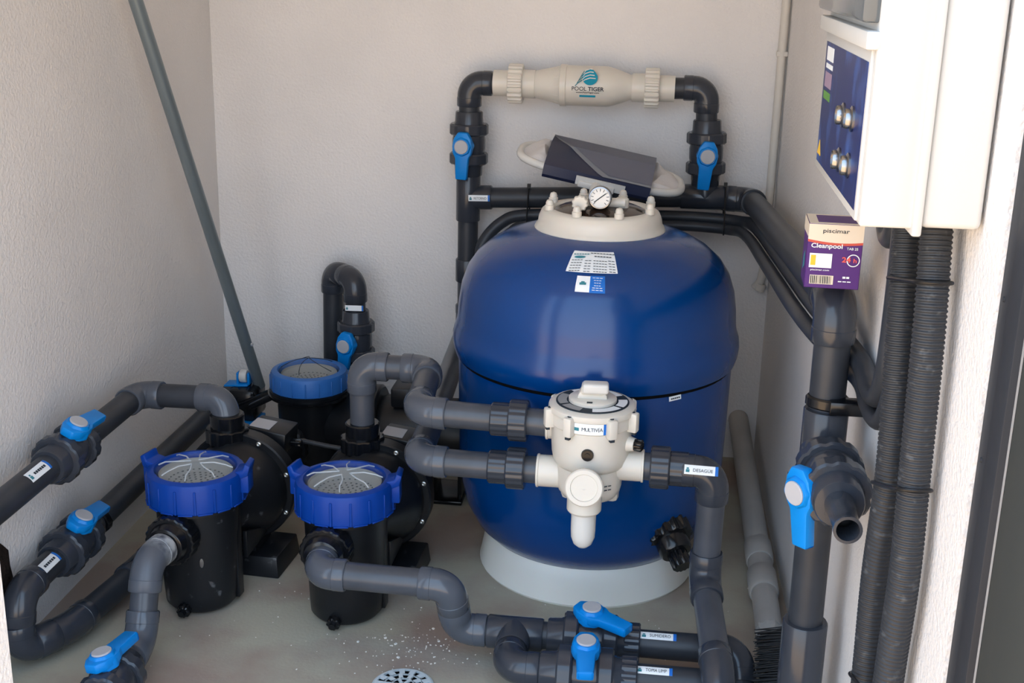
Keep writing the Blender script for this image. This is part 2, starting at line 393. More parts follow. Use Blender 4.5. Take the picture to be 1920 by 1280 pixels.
for k in range(11):
    a = math.radians(225 - 27 * k); b.box((.006, .0012, .0005), at(gm, 0, 0, .0270) @ Matrix.Rotation(a, 4, 'Z') @ Matrix.Translation((.0185, 0, 0)))
T.part('needle_and_scale', b, 'ink', pg, smooth=False)
# labels on the dome
def on_tank(z, ang):
    for (r0, z0), (r1, z1) in zip(PROF, PROF[1:]):
        if z0 <= z <= z1 and z1 > z0:
            f = (z - z0) / (z1 - z0); r = r0 + (r1 - r0) * f
            n = V(((z1 - z0), 0, -(r1 - r0))).normalized(); break
    a = math.radians(ang); d = V((math.sin(a), -math.cos(a), 0))
    return V((TX, TY, z)) + d * r, d * n.x + V((0, 0, n.z))
def tank_sheet(z0, z1, a0, a1, lift, nu=8, nv=6):
    b = B(); g = []
    for j in range(nv + 1):
        row = []
        for i in range(nu + 1):
            p, n = on_tank(z0 + (z1 - z0) * j / nv, a0 + (a1 - a0) * i / nu); row.append(b.bm.verts.new(p + n * lift))
        g.append(row)
    for j in range(nv):
        for i in range(nu): b.bm.faces.new((g[j][i], g[j][i + 1], g[j + 1][i + 1], g[j + 1][i]))
    return b
lz0, lz1, la0, la1 = .840, .874, -12.6, 12.0
pl = T.part('rating_label', tank_sheet(lz0, lz1, la0, la1, .0012), 'paper', label='white rating plate of the filter')
def tl(txt, u, v, wdt, h, mt='ink', lab=pl):
    z = lz0 + (lz1 - lz0) * v; p, n = on_tank(z, la0 + (la1 - la0) * u)
    T.part('lettering', text_bm(txt, basis(p + n * .0024, n, (1, 0, 0)), wdt, h), mt, lab, smooth=False)
tl('#6', .22, .86, .036, .006, 'teal'); tl('#8', .72, .91, .056, .0046); tl('#6', .72, .79, .040, .0046)
for r_ in range(5):
    v = .58 - .13 * r_
    for u, wd, s in ((.16, .026, '#4'), (.40, .016, '#2'), (.66, .032, '#5'), (.90, .016, '#2')):
        tl(s, u, v, wd, .0032)
p, n = on_tank(lz0 + (lz1 - lz0) * .74, la0 + (la1 - la0) * .2)
T.part('logo_mark', B().lathe([(.010, 0), (0, 0)], basis(p + n * .002, n, (1, 0, 0)) @ Matrix.Diagonal((1.3, .42, 1, 1)), 20, False), 'teal', pl)
s1 = T.part('service_sticker', tank_sheet(.804, .834, -6.6, -.6, .0012), 'paper', label='small white company sticker')
s2 = T.part('service_sticker', tank_sheet(.803, .835, -.6, 6.0, .0013), 'lblue', label='small blue company sticker')
p, n = on_tank(.820, -3.6); mm = basis(p + n * .0022, n, (1, 0, 0))
T.part('logo_mark', B().box((.015, .006, .0004), mm).box((.008, .003, .0004), at(mm, 0, .0046)), 'teal', s1, smooth=False)
for k in range(6):
    p, n = on_tank(.831 - .0045 * k, 2.7); T.part('lettering', text_bm('#3', basis(p + n * .0022, n, (1, 0, 0)), [.024, .018, .016, .016, .024, .026][k], .0026), 'paper', s2, smooth=False)
p, n = on_tank(.557, 36.0); mm = basis(p + n * .001, n, V((.80, .59, .05)))
sn = T.part('serial_tag', B().patch(mm, .34, .034, .011, .0018), 'paper'); T.part('lettering', text_bm('#5', at(mm, 0, 0, .0034), .026, .006), 'ink', sn, smooth=False)
# drain fitting low on the tank
dm = basis((.075, 2.755, .185), (.40, -.72, -.52))
T.part('drain_flange', B().gear(.052, .058, 14, -.055, .0, dm), 'gloss')
dv = T.part('drain_body', B().lathe([(.040, -.01), (.040, .03), (.036, .036), (.026, .038)], dm, 24), 'gloss')
T.part('drain_cap', B().gear(.0215, .0245, 12, .036, .075, dm), 'gloss', dv)

# ------------------------------------------------------------------ multiport valve
MX, MY = -.118, 2.545
T = Thing('multiport_valve', 'cream six-way multiport valve with lever handle on the front of the blue tank', 'valve', (MX, MY, .36))
mm = Matrix.Translation((MX, MY, 0))
T.part('upper_body', B().lathe([(.060, .455), (.074, .461), (.081, .470), (.085, .49), (.087, .52), (.088, .582), (.0945, .586), (.0945, .589)], mm, 48), 'cream')
ld = T.part('lid', B().lathe([(.0945, .585), (.0955, .590), (.094, .597), (.088, .601), (.070, .603), (0, .603)], mm, 48), 'cream')
T.part('lower_body', B().lathe([(.045, .383), (.060, .389), (.068, .400), (.071, .413), (.072, .47)], mm, 40), 'cream')
T.part('selector_plate', B().lathe([(.079, .6022), (.079, .6042), (.0, .6044)], mm, 48), 'ink', ld)
for k in range(6):
    a0, a1 = math.radians(60 * k + 33), math.radians(60 * k + (87 if k % 2 == 0 else 72))
    b = B(); N = 8; inn = []; out = []
    for i in range(N + 1):
        a = a0 + (a1 - a0) * i / N
        out.append(b.bm.verts.new((MX + .0755 * math.cos(a), MY + .0755 * math.sin(a), .6050))); inn.append(b.bm.verts.new((MX + .056 * math.cos(a), MY + .056 * math.sin(a), .6052)))
    for i in range(N): b.bm.faces.new((inn[i], out[i], out[i + 1], inn[i + 1]))
    T.part('position_label', b, 'paper' if k in (1, 4, 5, 0) else 'midgrey', ld, smooth=False)
dl = T.part('dial', B().lathe([(.052, .604), (.052, .611), (.048, .614), (0, .615)], mm, 40), 'cream')
T.part('dial_notch', B().box((.012, .005, .003), Matrix.Translation((MX - .004, MY - .045, .6145))), 'ink', dl)
hp = [(-.034, .608), (.034, .608), (.031, .622), (.0225, .636), (-.0225, .636), (-.031, .622)]
hx = Matrix.Translation((MX, MY - .002, 0)) @ Matrix.Rotation(PI / 2, 4, 'X')
T.part('handle', B().prism(hp, -.017, .017, hx, .004).box((.050, .042, .020), Matrix.Translation((MX, MY - .006, .634)), .006, 3), 'cream', label='cream grip handle')
T.part('handle_grip', B().box((.056, .034, .022), Matrix.Translation((MX + .006, MY - .014, .639)) @ Matrix.Rotation(.06, 4, 'Z'), .006, 3), 'white')
for k, ang in enumerate((-90 - 27, -90 + 29, -20, 32, 90 - 25, 90 + 25, 148, 200)):
    a = math.radians(ang); lm = basis((MX + .095 * math.cos(a), MY + .095 * math.sin(a), .572), (0, 0, 1), (math.cos(a), math.sin(a), 0))
    lug = T.part('screw_lug', B().box((.024, .021, .044), lm, .005, 2), 'cream')
    T.part('screw', B().lathe([(.0045, .0215), (.0045, .0232), (0, .0232)], lm, 10), 'ink', lug)
    T.part('screw_nut', B().box((.008, .010, .006), at(lm, .004, 0, -.0245)), 'ink', lug)
def curved_front(T, name, r, z0, z1, a0, a1, m, parent=None):
    b = B(); N = 8; lo = []; hi = []
    for i in range(N + 1):
        a = math.radians(a0 + (a1 - a0) * i / N); x, y = MX + r * math.sin(a), MY - r * math.cos(a)
        lo.append(b.bm.verts.new((x, y, z0))); hi.append(b.bm.verts.new((x, y, z1)))
    for i in range(N): b.bm.faces.new((lo[i], lo[i + 1], hi[i + 1], hi[i]))
    return T.part(name, b, m, parent)
T.part('label_plinth', B().lathe([(.0875, .555), (.0905, .558), (.0905, .583), (.0885, .586)], mm, 48, False), 'cream')
lb = curved_front(T, 'label_sticker', .0912, .5585, .5825, -25, 27, 'paper'); curved_front(T, 'blue_band', .0916, .5585, .5825, 19, 24, 'lblue', lb)
curved_front(T, 'logo_mark', .0916, .566, .573, -22, -14, 'teal', lb)
ca = -10.5
for ch, cw in zip('MULTIVÍA', (5.0, 4.2, 3.4, 3.5, 2.0, 4.0, 2.0, 4.2)):
    a = math.radians(ca + cw / 2); ca += cw; d = V((math.sin(a), -math.cos(a), 0))
    T.part('lettering', text_bm(ch, basis(V((MX, MY, .5705)) + d * .0918, d, V((math.cos(a), math.sin(a), 0))), None, .0078 if ch != 'Í' else .0100), 'ink', lb, smooth=False)
# ports
def port(name, c, d, r, L, m='cream', lip=.002):
    T.part(name, B().lathe([(r * .96, -L), (r, -L * .6), (r, -.006), (r + lip, -.005), (r + lip, -.001), (r + lip - .002, 0), (r * .8, 0)], basis(c, d), 28), m)
port('port', (MX - .118, MY + .012, .428), (-1, 0, 0), .0355, .10)
port('port', (MX - .102, MY + .04, .530), (-1, 0, 0), .034, .07)
port('port', (MX + .118, MY - .005, .462), (1, 0, 0), .0345, .09)
port('port', (MX - .004, MY - .125, .452), V((0, -1, .12)), .033, .11)
T.part('sight_port_cap', B().lathe([(.0395, -.010), (.0405, -.006), (.0405, .006), (.038, .009), (.029, .009), (.028, .006), (0, .006)], basis((MX - .004, MY - .130, .456), (0, -1, .22)), 32), 'cream')
T.part('backwash_neck', B().tube([(MX - .004, MY - .100, .455), (MX - .004, MY - .100, .394), (MX - .004, MY - .100, .389)], [.037, .037, .033], 28), 'cream')
T.part('capped_stub', B().lathe([(.0265, 0), (.0265, .045), (.0255, .062), (.020, .077), (.011, .085), (0, .087)], basis((MX - .004, MY - .100, .391), (0, 0, -1)), 28), 'white', label='white rounded end cap under the valve')
T.part('side_port', B().lathe([(.020, -.05), (.019, -.02), (.014, 0)], basis((MX + .096, MY - .03, .520), (.95, -.3, .0)), 20), 'cream')
T.part('side_plug', B().gear(.0115, .0135, 9, -.002, .018, basis((MX + .096, MY - .03, .520), (.95, -.3, .0))), 'gloss')
T.part('front_plug', B().lathe([(.0135, -.02), (.0135, .004), (.012, .007), (.006, .007), (.006, .009), (0, .009)], basis((MX - .002, MY - .086, .512), (0, -1, 0)), 20), 'gloss', label='black gauge plug')
T.part('tank_flange', B().box((.13, .08, .20), Matrix.Translation((MX, MY + .075, .45)), .012), 'cream')
for k in range(2): T.part('lettering', text_bm('#2', basis((MX + .043, MY - .0605, .432 - .009 * k), (.58, -.81, 0), (.81, .58, 0)), .020, .004), 'ink', smooth=False)

# ------------------------------------------------------------------ pumps
def lid_parts(T, r, z, dome):
    """clear strainer lid with raised star ribs and the basket under it (local coordinates)"""
    l = T.part('strainer_lid', B().lathe([(r, z - .004), (r, z + .001), (r * .93, z + .006), (r * .6, z + .006 + dome * .7), (0, z + .006 + dome)], n=40, cap=False), 'clear', local=True, label='clear plastic strainer lid')
    b = B()
    if dome < .01:
        for k in range(4):
            q = Matrix.Rotation(PI / 2 * k + .55, 4, 'Z')
            for sg in (-1, 1):
                b.tube([q @ V((.010, .010 * sg, z + .018)), q @ V((r * .45, .016 * sg, z + .018)), q @ V((r * .72, .030 * sg, z + .014)), q @ V((r * .88, .034 * sg, z + .007))], .0018, 8)
        T.part('lid_rib', b, 'rib', l, local=True)
    else:
        for k in range(5):
            a = 2 * PI * k / 5 + .4
            b.tube([V((r * t * math.cos(a + t * .5), r * t * math.sin(a + t * .5), z + .0075 + dome * (1 - t ** 1.6))) for t in (.02, .2, .4, .6, .8, .93)], .0011, 6)
        T.part('lid_rib', b, 'ink', l, local=True)
    bk = T.part('basket', B().lathe([(r * .93, z - .006), (r * .90, z - .012), (r * .80, z - .016), (r * .70, z - .028), (r * .64, z - .032), (0, z - .032)], n=36, cap=False), 'basket', local=True)
    b = B()
    for rr in (.14, .28, .42, .56, .70):
        N = max(5, int(rr * 44))
        for k in range(N):
            a = 2 * PI * k / N; zz = z - .0312 if rr < .62 else z - .0268
            b.box((.0042, .0042, .001), Matrix.Translation((rr * r * math.cos(a), rr * r * math.sin(a), zz)))
    T.part('basket_holes', b, 'holes', bk, local=True, smooth=False, kind='stuff')
def front_pump(label, loc, rotz, mark):
    T = Thing('pool_pump', label, 'pump', loc, Matrix.Rotation(rotz, 3, 'Z'), 'front pair of pool pumps')
    T.part('strainer_pot', B().lathe([(.060, .004), (.078, .008), (.086, .018), (.088, .05), (.094, .20), (.097, .262), (.108, .266), (.108, .286)], n=48), 'scuff' if mark else 'black', local=True)
    b = B().lathe([(.111, .274), (.115, .277), (.1155, .338), (.112, .347), (.104, .351), (.096, .351), (.0935, .346), (.0935, .33), (.10, .28)], n=64, cap=False, rf=lambda k, r: 1 if (k % 8) else .985)
    b.lathe([(.111, .274), (.10, .274)], n=64, cap=False)
    rg = T.part('lock_ring', b, 'ring', local=True, label='blue threaded locking ring')
    b = B()
    for k in range(16):
        a = 2 * PI * k / 16; q = Matrix.Rotation(a, 4, 'Z') @ Matrix.Translation((.1155, 0, .306)); b.box((.004, .006, .058), q, .001, 1); 
        q = Matrix.Rotation(a + PI / 16, 4, 'Z') @ Matrix.Translation((.1158, 0, .277)); b.box((.004, .034, .004), q, .001, 1)
    T.part('ring_ribs', b, 'ring', rg, local=True)
    for s in (-1, 1):
        q = Matrix.Rotation(math.radians(8 if s > 0 else 172), 4, 'Z')
        T.part('ring_ear', B().prism([(.100, .334), (.112, .334), (.130, .342), (.136, .366), (.124, .372), (.118, .356), (.098, .352)], -.026, .026, q @ Matrix(((1, 0, 0, 0), (0, 0, -1, 0), (0, 1, 0, 0), (0, 0, 0, 1))), .003)
               .box((.026, .046, .05), q @ Matrix.Translation((.118, 0, .322)), .004), 'ring', rg, local=True)
    lid_parts(T, .0925, .345, .002)
    # volute about the motor axis (+y)
    ax = Matrix.Rotation(-PI / 2, 4, 'X')   # z -> +y
    vm = Matrix.Translation((.01, 0, .205)) @ ax
    T.part('volute', B().lathe([(.062, .05), (.075, .10), (.103, .15), (.122, .185), (.128, .20), (.128, .225)], vm, 48), 'scuff' if mark else 'black', local=True)
    T.part('seal_flange', B().lathe([(.142, .222), (.146, .226), (.146, .262), (.140, .268), (.10, .272)], vm, 56), 'black', local=True)
    sc = mesh_of(B().lathe([(.0065, 0), (.0065, .005), (.004, .0065), (.004, .003), (0, .003)], n=12), 'flange_screw')
    for k in range(8):
        a = 2 * PI * k / 8 + .35
        T.add('flange_screw', sc, 'steel', basis=Matrix.Translation((.01 + .136 * math.cos(a), .2235, .205 + .136 * math.sin(a))) @ Matrix.Rotation(PI / 2, 4, 'X'))
    T.part('motor', B().lathe([(.085, .26), (.085, .30), (.080, .31), (.080, .47), (.086, .475), (.086, .50), (.07, .52)], vm, 48, True, lambda k, r: 1 if k % 2 else .965), 'black', local=True)
    tb = T.part('terminal_box', B().box((.105, .10, .06), Matrix.Translation((.055, .345, .305)) @ Matrix.Rotation(.12, 4, 'Y'), .006), 'black', local=True)
    T.part('rating_sticker', B().box((.055, .06, .0008), Matrix.Translation((.035, .335, .3385)) @ Matrix.Rotation(.12, 4, 'Y')), 'cap', tb, local=True, smooth=False)
    T.part('cable_gland', B().gear(.009, .011, 6, 0, .03, basis((.105, .345, .29), (1, 0, 0))), 'gloss', tb, local=True)
    T.part('gusset', B().prism([(.07, .09), (.20, .10), (.20, .115), (.07, .16)], -.005, .005, Matrix.Translation((.085, 0, 0)) @ Matrix(((0, 0, 1, 0), (1, 0, 0, 0), (0, 1, 0, 0), (0, 0, 0, 1))), .001)
           .box((.010, .03, .24), Matrix.Translation((.088, .02, .135)), .002), 'black', local=True)
    T.part('foot', B().box((.16, .16, .055), Matrix.Translation((.06, .22, .0275)), .004, taper=.92).box((.08, .10, .09), Matrix.Translation((.03, .22, .08))), 'scuff', local=True)
    T.part('outlet_neck', B().lathe([(.050, .22), (.046, .30), (.046, .335)], Matrix.Translation((-.025, .245, 0)), 28), 'black', local=True)
    T.part('outlet_nut', B().gear(.0515, .0555, 12, .318, .358, Matrix.Translation((-.025, .245, 0))).lathe([(.043, .356), (.043, .392), (.040, .395), (.03, .395)], Matrix.Translation((-.025, .245, 0)), 28), 'gloss', local=True)
    im = basis((-.01, -.06, .218), (0, -1, 0))
    T.part('inlet_neck', B().lathe([(.054, -.03), (.054, .04)], im, 28), 'black', local=True)
    T.part('inlet_nut', B().gear(.0575, .0595, 20, .036, .078, im).lathe([(.050, .076), (.047, .082), (.043, .10), (.04, .102)], im, 28), 'gloss', local=True)
    T.part('drain_plug', B().gear(.014, .0165, 8, 0, .022, basis((-.005, -.082, .022), (0, -1, -.1))).lathe([(.008, .02), (.008, .03), (0, .031)], basis((-.005, -.082, .022), (0, -1, -.1)), 8), 'gloss', local=True)
    T.part('pot_badge', B().lathe([(.012, 0), (0, .001)], basis((.042, -.084, .145), (.45, -.89, 0), (0, 0, 1)) @ Matrix.Diagonal((1, .38, 1, 1)), 16, False), 'chrome', local=True) if mark else None
    return T
front_pump('black pool pump with royal blue lock ring beside the left wall, white-dusted inlet elbow', (-1.05, 2.62, 0), math.radians(-4), True)
front_pump('black pool pump with royal blue lock ring standing between the other pump and the tank', (-.69, 2.62, 0), math.radians(-2), False)
# third pump, turned sideways in the back corner
T = Thing('pool_pump', 'black pool pump with dusty light blue ring in the back corner beside the pole', 'pump', (-.985, 3.36, 0))
T.part('strainer_pot', B().lathe([(.07, .004), (.084, .01), (.086, .05), (.094, .27), (.112, .278), (.116, .290), (.116, .300), (.10, .304)], n=48), 'black', local=True)
T.part('pot_rim', B().lathe([(.100, .276), (.120, .281), (.121, .289), (.10, .293)], n=48, cap=False), 'gloss', local=True)
rg = T.part('lock_ring', B().lathe([(.108, .300), (.1125, .303), (.1125, .345), (.108, .354), (.098, .358), (.092, .358), (.088, .354), (.088, .34)], n=48, cap=False), 'ring3', local=True, label='dusty light blue locking ring')
b = B()
for k in range(18):
    b.box((.003, .004, .044), Matrix.Rotation(2 * PI * k / 18, 4, 'Z') @ Matrix.Translation((.113, 0, .324)), .001, 1)
T.part('ring_ribs', b, 'ring3', rg, local=True)
lid_parts(T, .087, .352, .030)
hm = Matrix.Translation((0, 0, .19)) @ Matrix.Rotation(PI / 2, 4, 'Y')
T.part('volute', B().lathe([(.07, .06), (.085, .10), (.118, .14), (.125, .16), (.125, .21), (.118, .216)], hm, 40), 'black', local=True)
T.part('motor', B().lathe([(.09, .21), (.098, .23), (.098, .44), (.092, .46), (.092, .50), (.075, .52)], hm, 48, True, lambda k, r: 1 if k % 2 else .97), 'black', local=True)
tb = T.part('terminal_box', B().box((.13, .11, .06), Matrix.Translation((.32, -.01, .305)), .008), 'black', local=True)
T.part('motor_foot', B().box((.10, .16, .012), Matrix.Translation((.42, -.02, .007)), .003).box((.012, .12, .12), Matrix.Translation((.46, -.02, .06)), .003).box((.012, .12, .12), Matrix.Translation((.38, -.02, .06)), .003).box((.10, .12, .012), Matrix.Translation((.42, -.02, .118)), .003), 'gloss', local=True)
T.part('side_bracket', B().box((.10, .022, .018), Matrix.Translation((-.12, -.05, .27)) @ Matrix.Rotation(-.5, 4, 'Y'), .003), 'gloss', local=True)
T.part('outlet_neck', B().lathe([(.05, .26), (.05, .36), (.045, .365)], Matrix.Translation((.10, .14, -.09)), 24), 'gloss', local=True)
# mains cable from the left pump across to the middle pump
b = B().tube([(-.922, 2.960, .290), (-.895, 2.975, .288), (-.84, 3.0, .268), (-.79, 3.0, .262), (-.722, 2.99, .260)], .0065, 10)
solo('power_cable', b, 'conduit', 'thin grey power cable looped between two black pump motors', 'cable', (-.922, 2.960, .290))

# ------------------------------------------------------------------ pipe runs
# 1 left pump -> upper pipe on the left wall
x1, z1 = -1.305, .418
T = Thing('pressure_pipe', 'upper grey pipe on the left wall bending over to the left pump outlet', 'pipe', (x1, 2.2, z1), group='grey pool pipes')
pipe_run(T, [(x1, 1.62, z1), (x1, 2.9, z1), (-1.068, 2.880, z1 + .01), (-1.060, 2.866, .362)], 'dpipe', 'fit', cuts=[(x1, 2.50, z1)])
sticker(T, (x1 + .018, 2.335, z1 + .0247), (0, 1, 0), (.58, 0, .81), PR, .085, .026, '#6')
ball_valve('ball valve on the upper left-wall pipe, lever pointing along the pipe', (x1, 2.50, z1), (0, 1, 0), (.42, 0, .91), (.12, .96, .0))
# 2 lower pipe on the left wall
x2, z2 = -1.322, .172
T = Thing('suction_pipe', 'lower dark pipe on the left wall running from the plaster hole to the back', 'pipe', (x2, 2.3, z2), group='grey pool pipes')
pipe_run(T, [(x2, 3.62, z2 - .004), (x2, 2.27, z2 + .008), (x2 - .0045, 2.256, .092)], 'dpipe', 'dfit', cuts=[(x2, 2.52, z2 + .0055)])
sticker(T, (x2 + .018, 2.37, z2 + .0315), (0, 1, 0), (.58, 0, .81), PR, .085, .026, '#6')
T.part('pipe_clip', B().gear(.036, .040, 4, -.012, .012, basis((x2, 2.645, z2 + .005), (0, 1, 0))).box((.05, .02, .03), Matrix.Translation((x2 - .03, 2.645, z2))), 'gloss')
ball_valve('ball valve on the lower left-wall pipe beside the plaster hole', (x2, 2.52, z2 + .005), (0, 1, 0), (.42, 0, .91), (.12, .96, 0))
# 3 pipe lying on the floor at the left wall
T = Thing('floor_pipe', 'black pipe lying on the floor along the left wall behind the left pump', 'pipe', (-1.25, 2.36, .05), group='grey pool pipes')
pipe_run(T, [(-1.3265, 2.256, .122), (-1.326, 2.257, .050), (-1.262, 2.36, .052), (-1.222, 2.66, .052), (-1.21, 3.2, .052)], 'dpipe', 'dfit')
coupling(T, (-1.294, 2.3085, .051), (.064, .103, .002), .05, .0375, m='dfit')
# 4 left pump suction
T = Thing('suction_elbow_pipe', 'grey pipe with white-dusted elbow dropping from the left pump inlet', 'pipe', (-1.075, 2.4, .1), group='grey pool pipes')
pipe_run(T, [(-1.068, 2.475, .218), (-1.082, 2.39, .218), (-1.078, 2.318, .058), (-1.050, 1.92, .060)], 'pipe', 'fit', cuts=[(-1.0651, 2.135, .0589)])
ball_valve('ball valve low by the floor on the pipe under the left pump', (-1.0651, 2.135, .0589), V((.070, -1, .005)), (-.16, 0, .98), (.22, .96, .05))
for e_ in [c for c in T.o.children if c.name.startswith('elbow')][:1]:
    e_['label'] = 'grey elbow whitened by plaster dust'
    m_ = mat('dusty_fitting', (78, 83, 92), .35, .45); n_ = m_.node_tree.nodes; L_ = m_.node_tree.links
    t_ = n_.new('ShaderNodeTexCoord'); x_ = n_.new('ShaderNodeSeparateXYZ'); L_.new(t_.outputs['Object'], x_.inputs[0])
    a_ = n_.new('ShaderNodeMapRange'); a_.inputs['From Min'].default_value = .0; a_.inputs['From Max'].default_value = .045; L_.new(x_.outputs['Y'], a_.inputs['Value'])
    z_ = n_.new('ShaderNodeTexNoise'); z_.inputs['Scale'].default_value = 45; z_.inputs['Detail'].default_value = 8; L_.new(t_.outputs['Object'], z_.inputs['Vector'])
    r_ = n_.new('ShaderNodeMapRange'); r_.inputs['From Min'].default_value = .36; r_.inputs['From Max'].default_value = .6; L_.new(z_.outputs['Fac'], r_.inputs['Value'])
    k_ = n_.new('ShaderNodeMath'); k_.operation = 'MULTIPLY'; L_.new(a_.outputs[0], k_.inputs[0]); L_.new(r_.outputs[0], k_.inputs[1])
    c_ = n_.new('ShaderNodeMix'); c_.data_type = 'RGBA'; L_.new(k_.outputs[0], c_.inputs['Factor'])
    c_.inputs[6].default_value = (*lin((78, 83, 92)), 1); c_.inputs[7].default_value = (*lin((190, 192, 192)), 1)
    L_.new(c_.outputs[2], n_['Principled BSDF'].inputs['Base Color']); e_.data.materials[0] = m_
# 5 middle pump suction down to the floor manifold
zs, ys = .085, 2.44
T = Thing('suction_pipe', 'grey pipe from the middle pump inlet stepping down to the floor manifold', 'pipe', (-.55, 2.41, .1), group='grey pool pipes')
yk = 2.405
pipe_run(T, [(-.70, 2.475, .218), (-.70, yk, .214), (-.405, yk, .208), (-.392, ys, zs), (-.33, ys, zs)], 'pipe', 'fit', e=.066)
T.part('pipe', B().tube([(-.36, ys, zs), (-.165, ys, zs)], PR, 24), 'dpipe')
tee(T, (-.262, ys, zs), (1, 0, 0), (0, -1, 0), .124, r=.0372, m='dfit')
pipe_run(T, [(-.262, ys, zs), (-.262, 2.30, zs), (-.165, 2.30, zs)], 'dpipe', 'dfit')
ball_valve('floor manifold ball valve on the drain line, lever swung off to the side', (-.095, ys, zs), (1, 0, 0), (0, -.10, 1), (.85, -.52, -.06))
ball_valve('floor manifold ball valve on the vacuum line, lever pointing out square to its pipe', (-.098, 2.30, zs), (1, 0, 0), (0, -.10, 1), (.05, -1, -.08))
T = Thing('drain_line_pipe', 'dark floor pipe labelled SUMIDERO leaving the manifold towards the right wall', 'pipe', (.1, ys, zs), group='grey pool pipes')
pipe_run(T, [(-.03, ys, zs), (.225, ys, zs), (.235, ys - .10, -.02)], 'dpipe', 'dfit')
T.part('socket_nut', B().gear(.041, .044, 14, -.018, .018, basis((-.005, ys, zs), (1, 0, 0))), 'union')
sticker(T, (.052, ys - .012, zs + .0280), (1, 0, 0), (0, -.40, .92), PR, .078, .018, 'SUMIDERO')
T = Thing('vacuum_line_pipe', 'dark floor pipe labelled TOMA LIMP leaving the manifold', 'pipe', (.05, 2.30, zs), group='grey pool pipes')
pipe_run(T, [(-.03, 2.30, zs), (.20, 2.30, zs)], 'dpipe', 'dfit')
T.part('socket_nut', B().gear(.041, .044, 14, -.018, .018, basis((-.007, 2.30, zs), (1, 0, 0))), 'union')
sticker(T, (.045, 2.30 - .012, zs + .0280), (1, 0, 0), (0, -.40, .92), PR, .075, .018, 'TOMA LIMP')
# 6 middle pump outlet to the upper multiport port
T = Thing('pressure_pipe', 'grey pipe rising from the middle pump outlet and crossing to the multiport valve', 'pipe', (-.70, 2.86, .35), group='grey pool pipes')
pipe_run(T, [(-.706, 2.865, .362), (-.706, 2.862, .545), (-.535, 2.862, .545), (-.514, 2.60, .533), (-.215, 2.585, .530)])
union(T, (-.282, 2.588, .531), (-1, .02, 0))
# 7 return from the lower multiport port to the back wall loop
T = Thing('return_pipe', 'grey return pipe from the lower multiport port back to the wall loop', 'pipe', (-.5, 2.575, .427), group='grey pool pipes')
pipe_run(T, [(-.23, 2.557, .428), (-.508, 2.572, .427), (-.567, 3.660, .425), (-.569, 3.668, .60)])
union(T, (-.282, 2.560, .428), (-1, .02, 0))
# 8 waste pipe
xd, yd = .150, 2.53
T = Thing('waste_pipe', 'grey waste pipe labelled DESAGUE dropping from the multiport valve to the floor', 'pipe', (xd, yd, .2), group='grey pool pipes')
pipe_run(T, [(-.01, 2.54, .462), (xd, yd, .462), (xd - .003, yd, .205), (xd + .022, 2.235, .145), (xd + .03, 2.115, .0)], 'pipe', 'dfit')
union(T, (.035, 2.538, .462), (1, -.04, 0))
sticker(T, (.122, 2.532 - .032, .477), (1, -.04, 0), (0, -.88, .46), FR, .072, .020, 'DESAGÜE')
# 9 wall loop
lx, ly = -.569, 3.668
T = Thing('loop_riser_pipe', 'dark pipe rising up the back wall with a tee labelled RETORNO', 'pipe', (lx, ly, .6), group='grey pool pipes')
T.part('pipe', B().tube([(lx, ly, .598), (lx, ly, .915)], PR, 24), 'dpipe')
coupling(T, (lx, ly, .60), (0, 0, 1), .07, m='dfit')
tee(T, (lx, ly, .823), (0, 0, 1), (1, 0, .05), m='dfit')
T.part('pipe', B().tube([(lx + .04, ly, .824), (.07, ly, .853)], PR, 24), 'dpipe')
sticker(T, (lx + .038, ly - FR, .829), (1, 0, .03), (0, -1, 0), FR, .064, .018, 'RETORNO')
ball_valve('ball valve on the back wall under the left end of the white ioniser', (lx, ly, .985), (0, 0, 1), (-.12, -1, 0), (-.03, 0, -1))
T.part('pipe', B().tube([(lx, ly, 1.055), (lx, ly, 1.13)], PR, 24), 'dpipe')
T.part('elbow', elbow_bm((lx, ly, 1.162), (0, 0, 1), (1, 0, 0), .068), 'dfit')
T.part('pipe', B().tube([(lx + .04, ly, 1.162), (lx + .10, ly, 1.163)], PR, 24), 'dpipe')
T = Thing('pool_ioniser', 'white inline water ioniser with teal drop logo on the back wall pipe', 'ioniser', (-.23, ly, 1.164))
im = basis((-.235, ly, 1.164), (1, 0, 0), (0, -1, 0))
T.part('housing', B().lathe([(.036, -.195), (.036, -.150), (.040, -.135), (.050, -.090), (.055, -.070), (.060, -.066), (.060, -.050), (.0575, -.048), (.0575, .070), (.052, .090), (.040, .125), (.036, .135), (.036, .19)], im, 40), 'cream')
for s in (-1, 1):
    T.part('union_nut', B().gear(.053, .0575, 22, s * .197 - .021, s * .197 + .021, im), 'cream')
    T.part('end_socket', B().lathe([(.041, min(s * .14, s * .178)), (.041, max(s * .14, s * .178))], im, 32).lathe([(.0375, min(s * .215, s * .262)), (.0375, max(s * .215, s * .262))], im, 32), 'cream')
for k in range(12):
    a = 2 * PI * k / 12; T.part('rib', B().prism([(-.145, .036), (-.068, .056), (-.068, .050), (-.145, .033)], -.002, .002, im @ Matrix.Rotation(a, 4, 'Z') @ Matrix(((0, 1, 0, 0), (0, 0, 1, 0), (1, 0, 0, 0), (0, 0, 0, 1)))), 'cream')
fm = basis((-.222, ly - .0578, 1.167), V((0, -1, 0)), (1, 0, 0))
lg = T.part('logo_drop', B().prism([(.022 * math.cos(a) * (1 if math.sin(a) < .2 else 1 - .42 * (math.sin(a) - .2)) * 1.0 + .008, .021 * math.sin(a) * (1 if math.sin(a) < 0 else 1.25) + .026) for a in [2 * PI * k / 30 for k in range(30)]], .0005, .0020, fm), 'teal2', smooth=False, label='teal striped water drop logo')
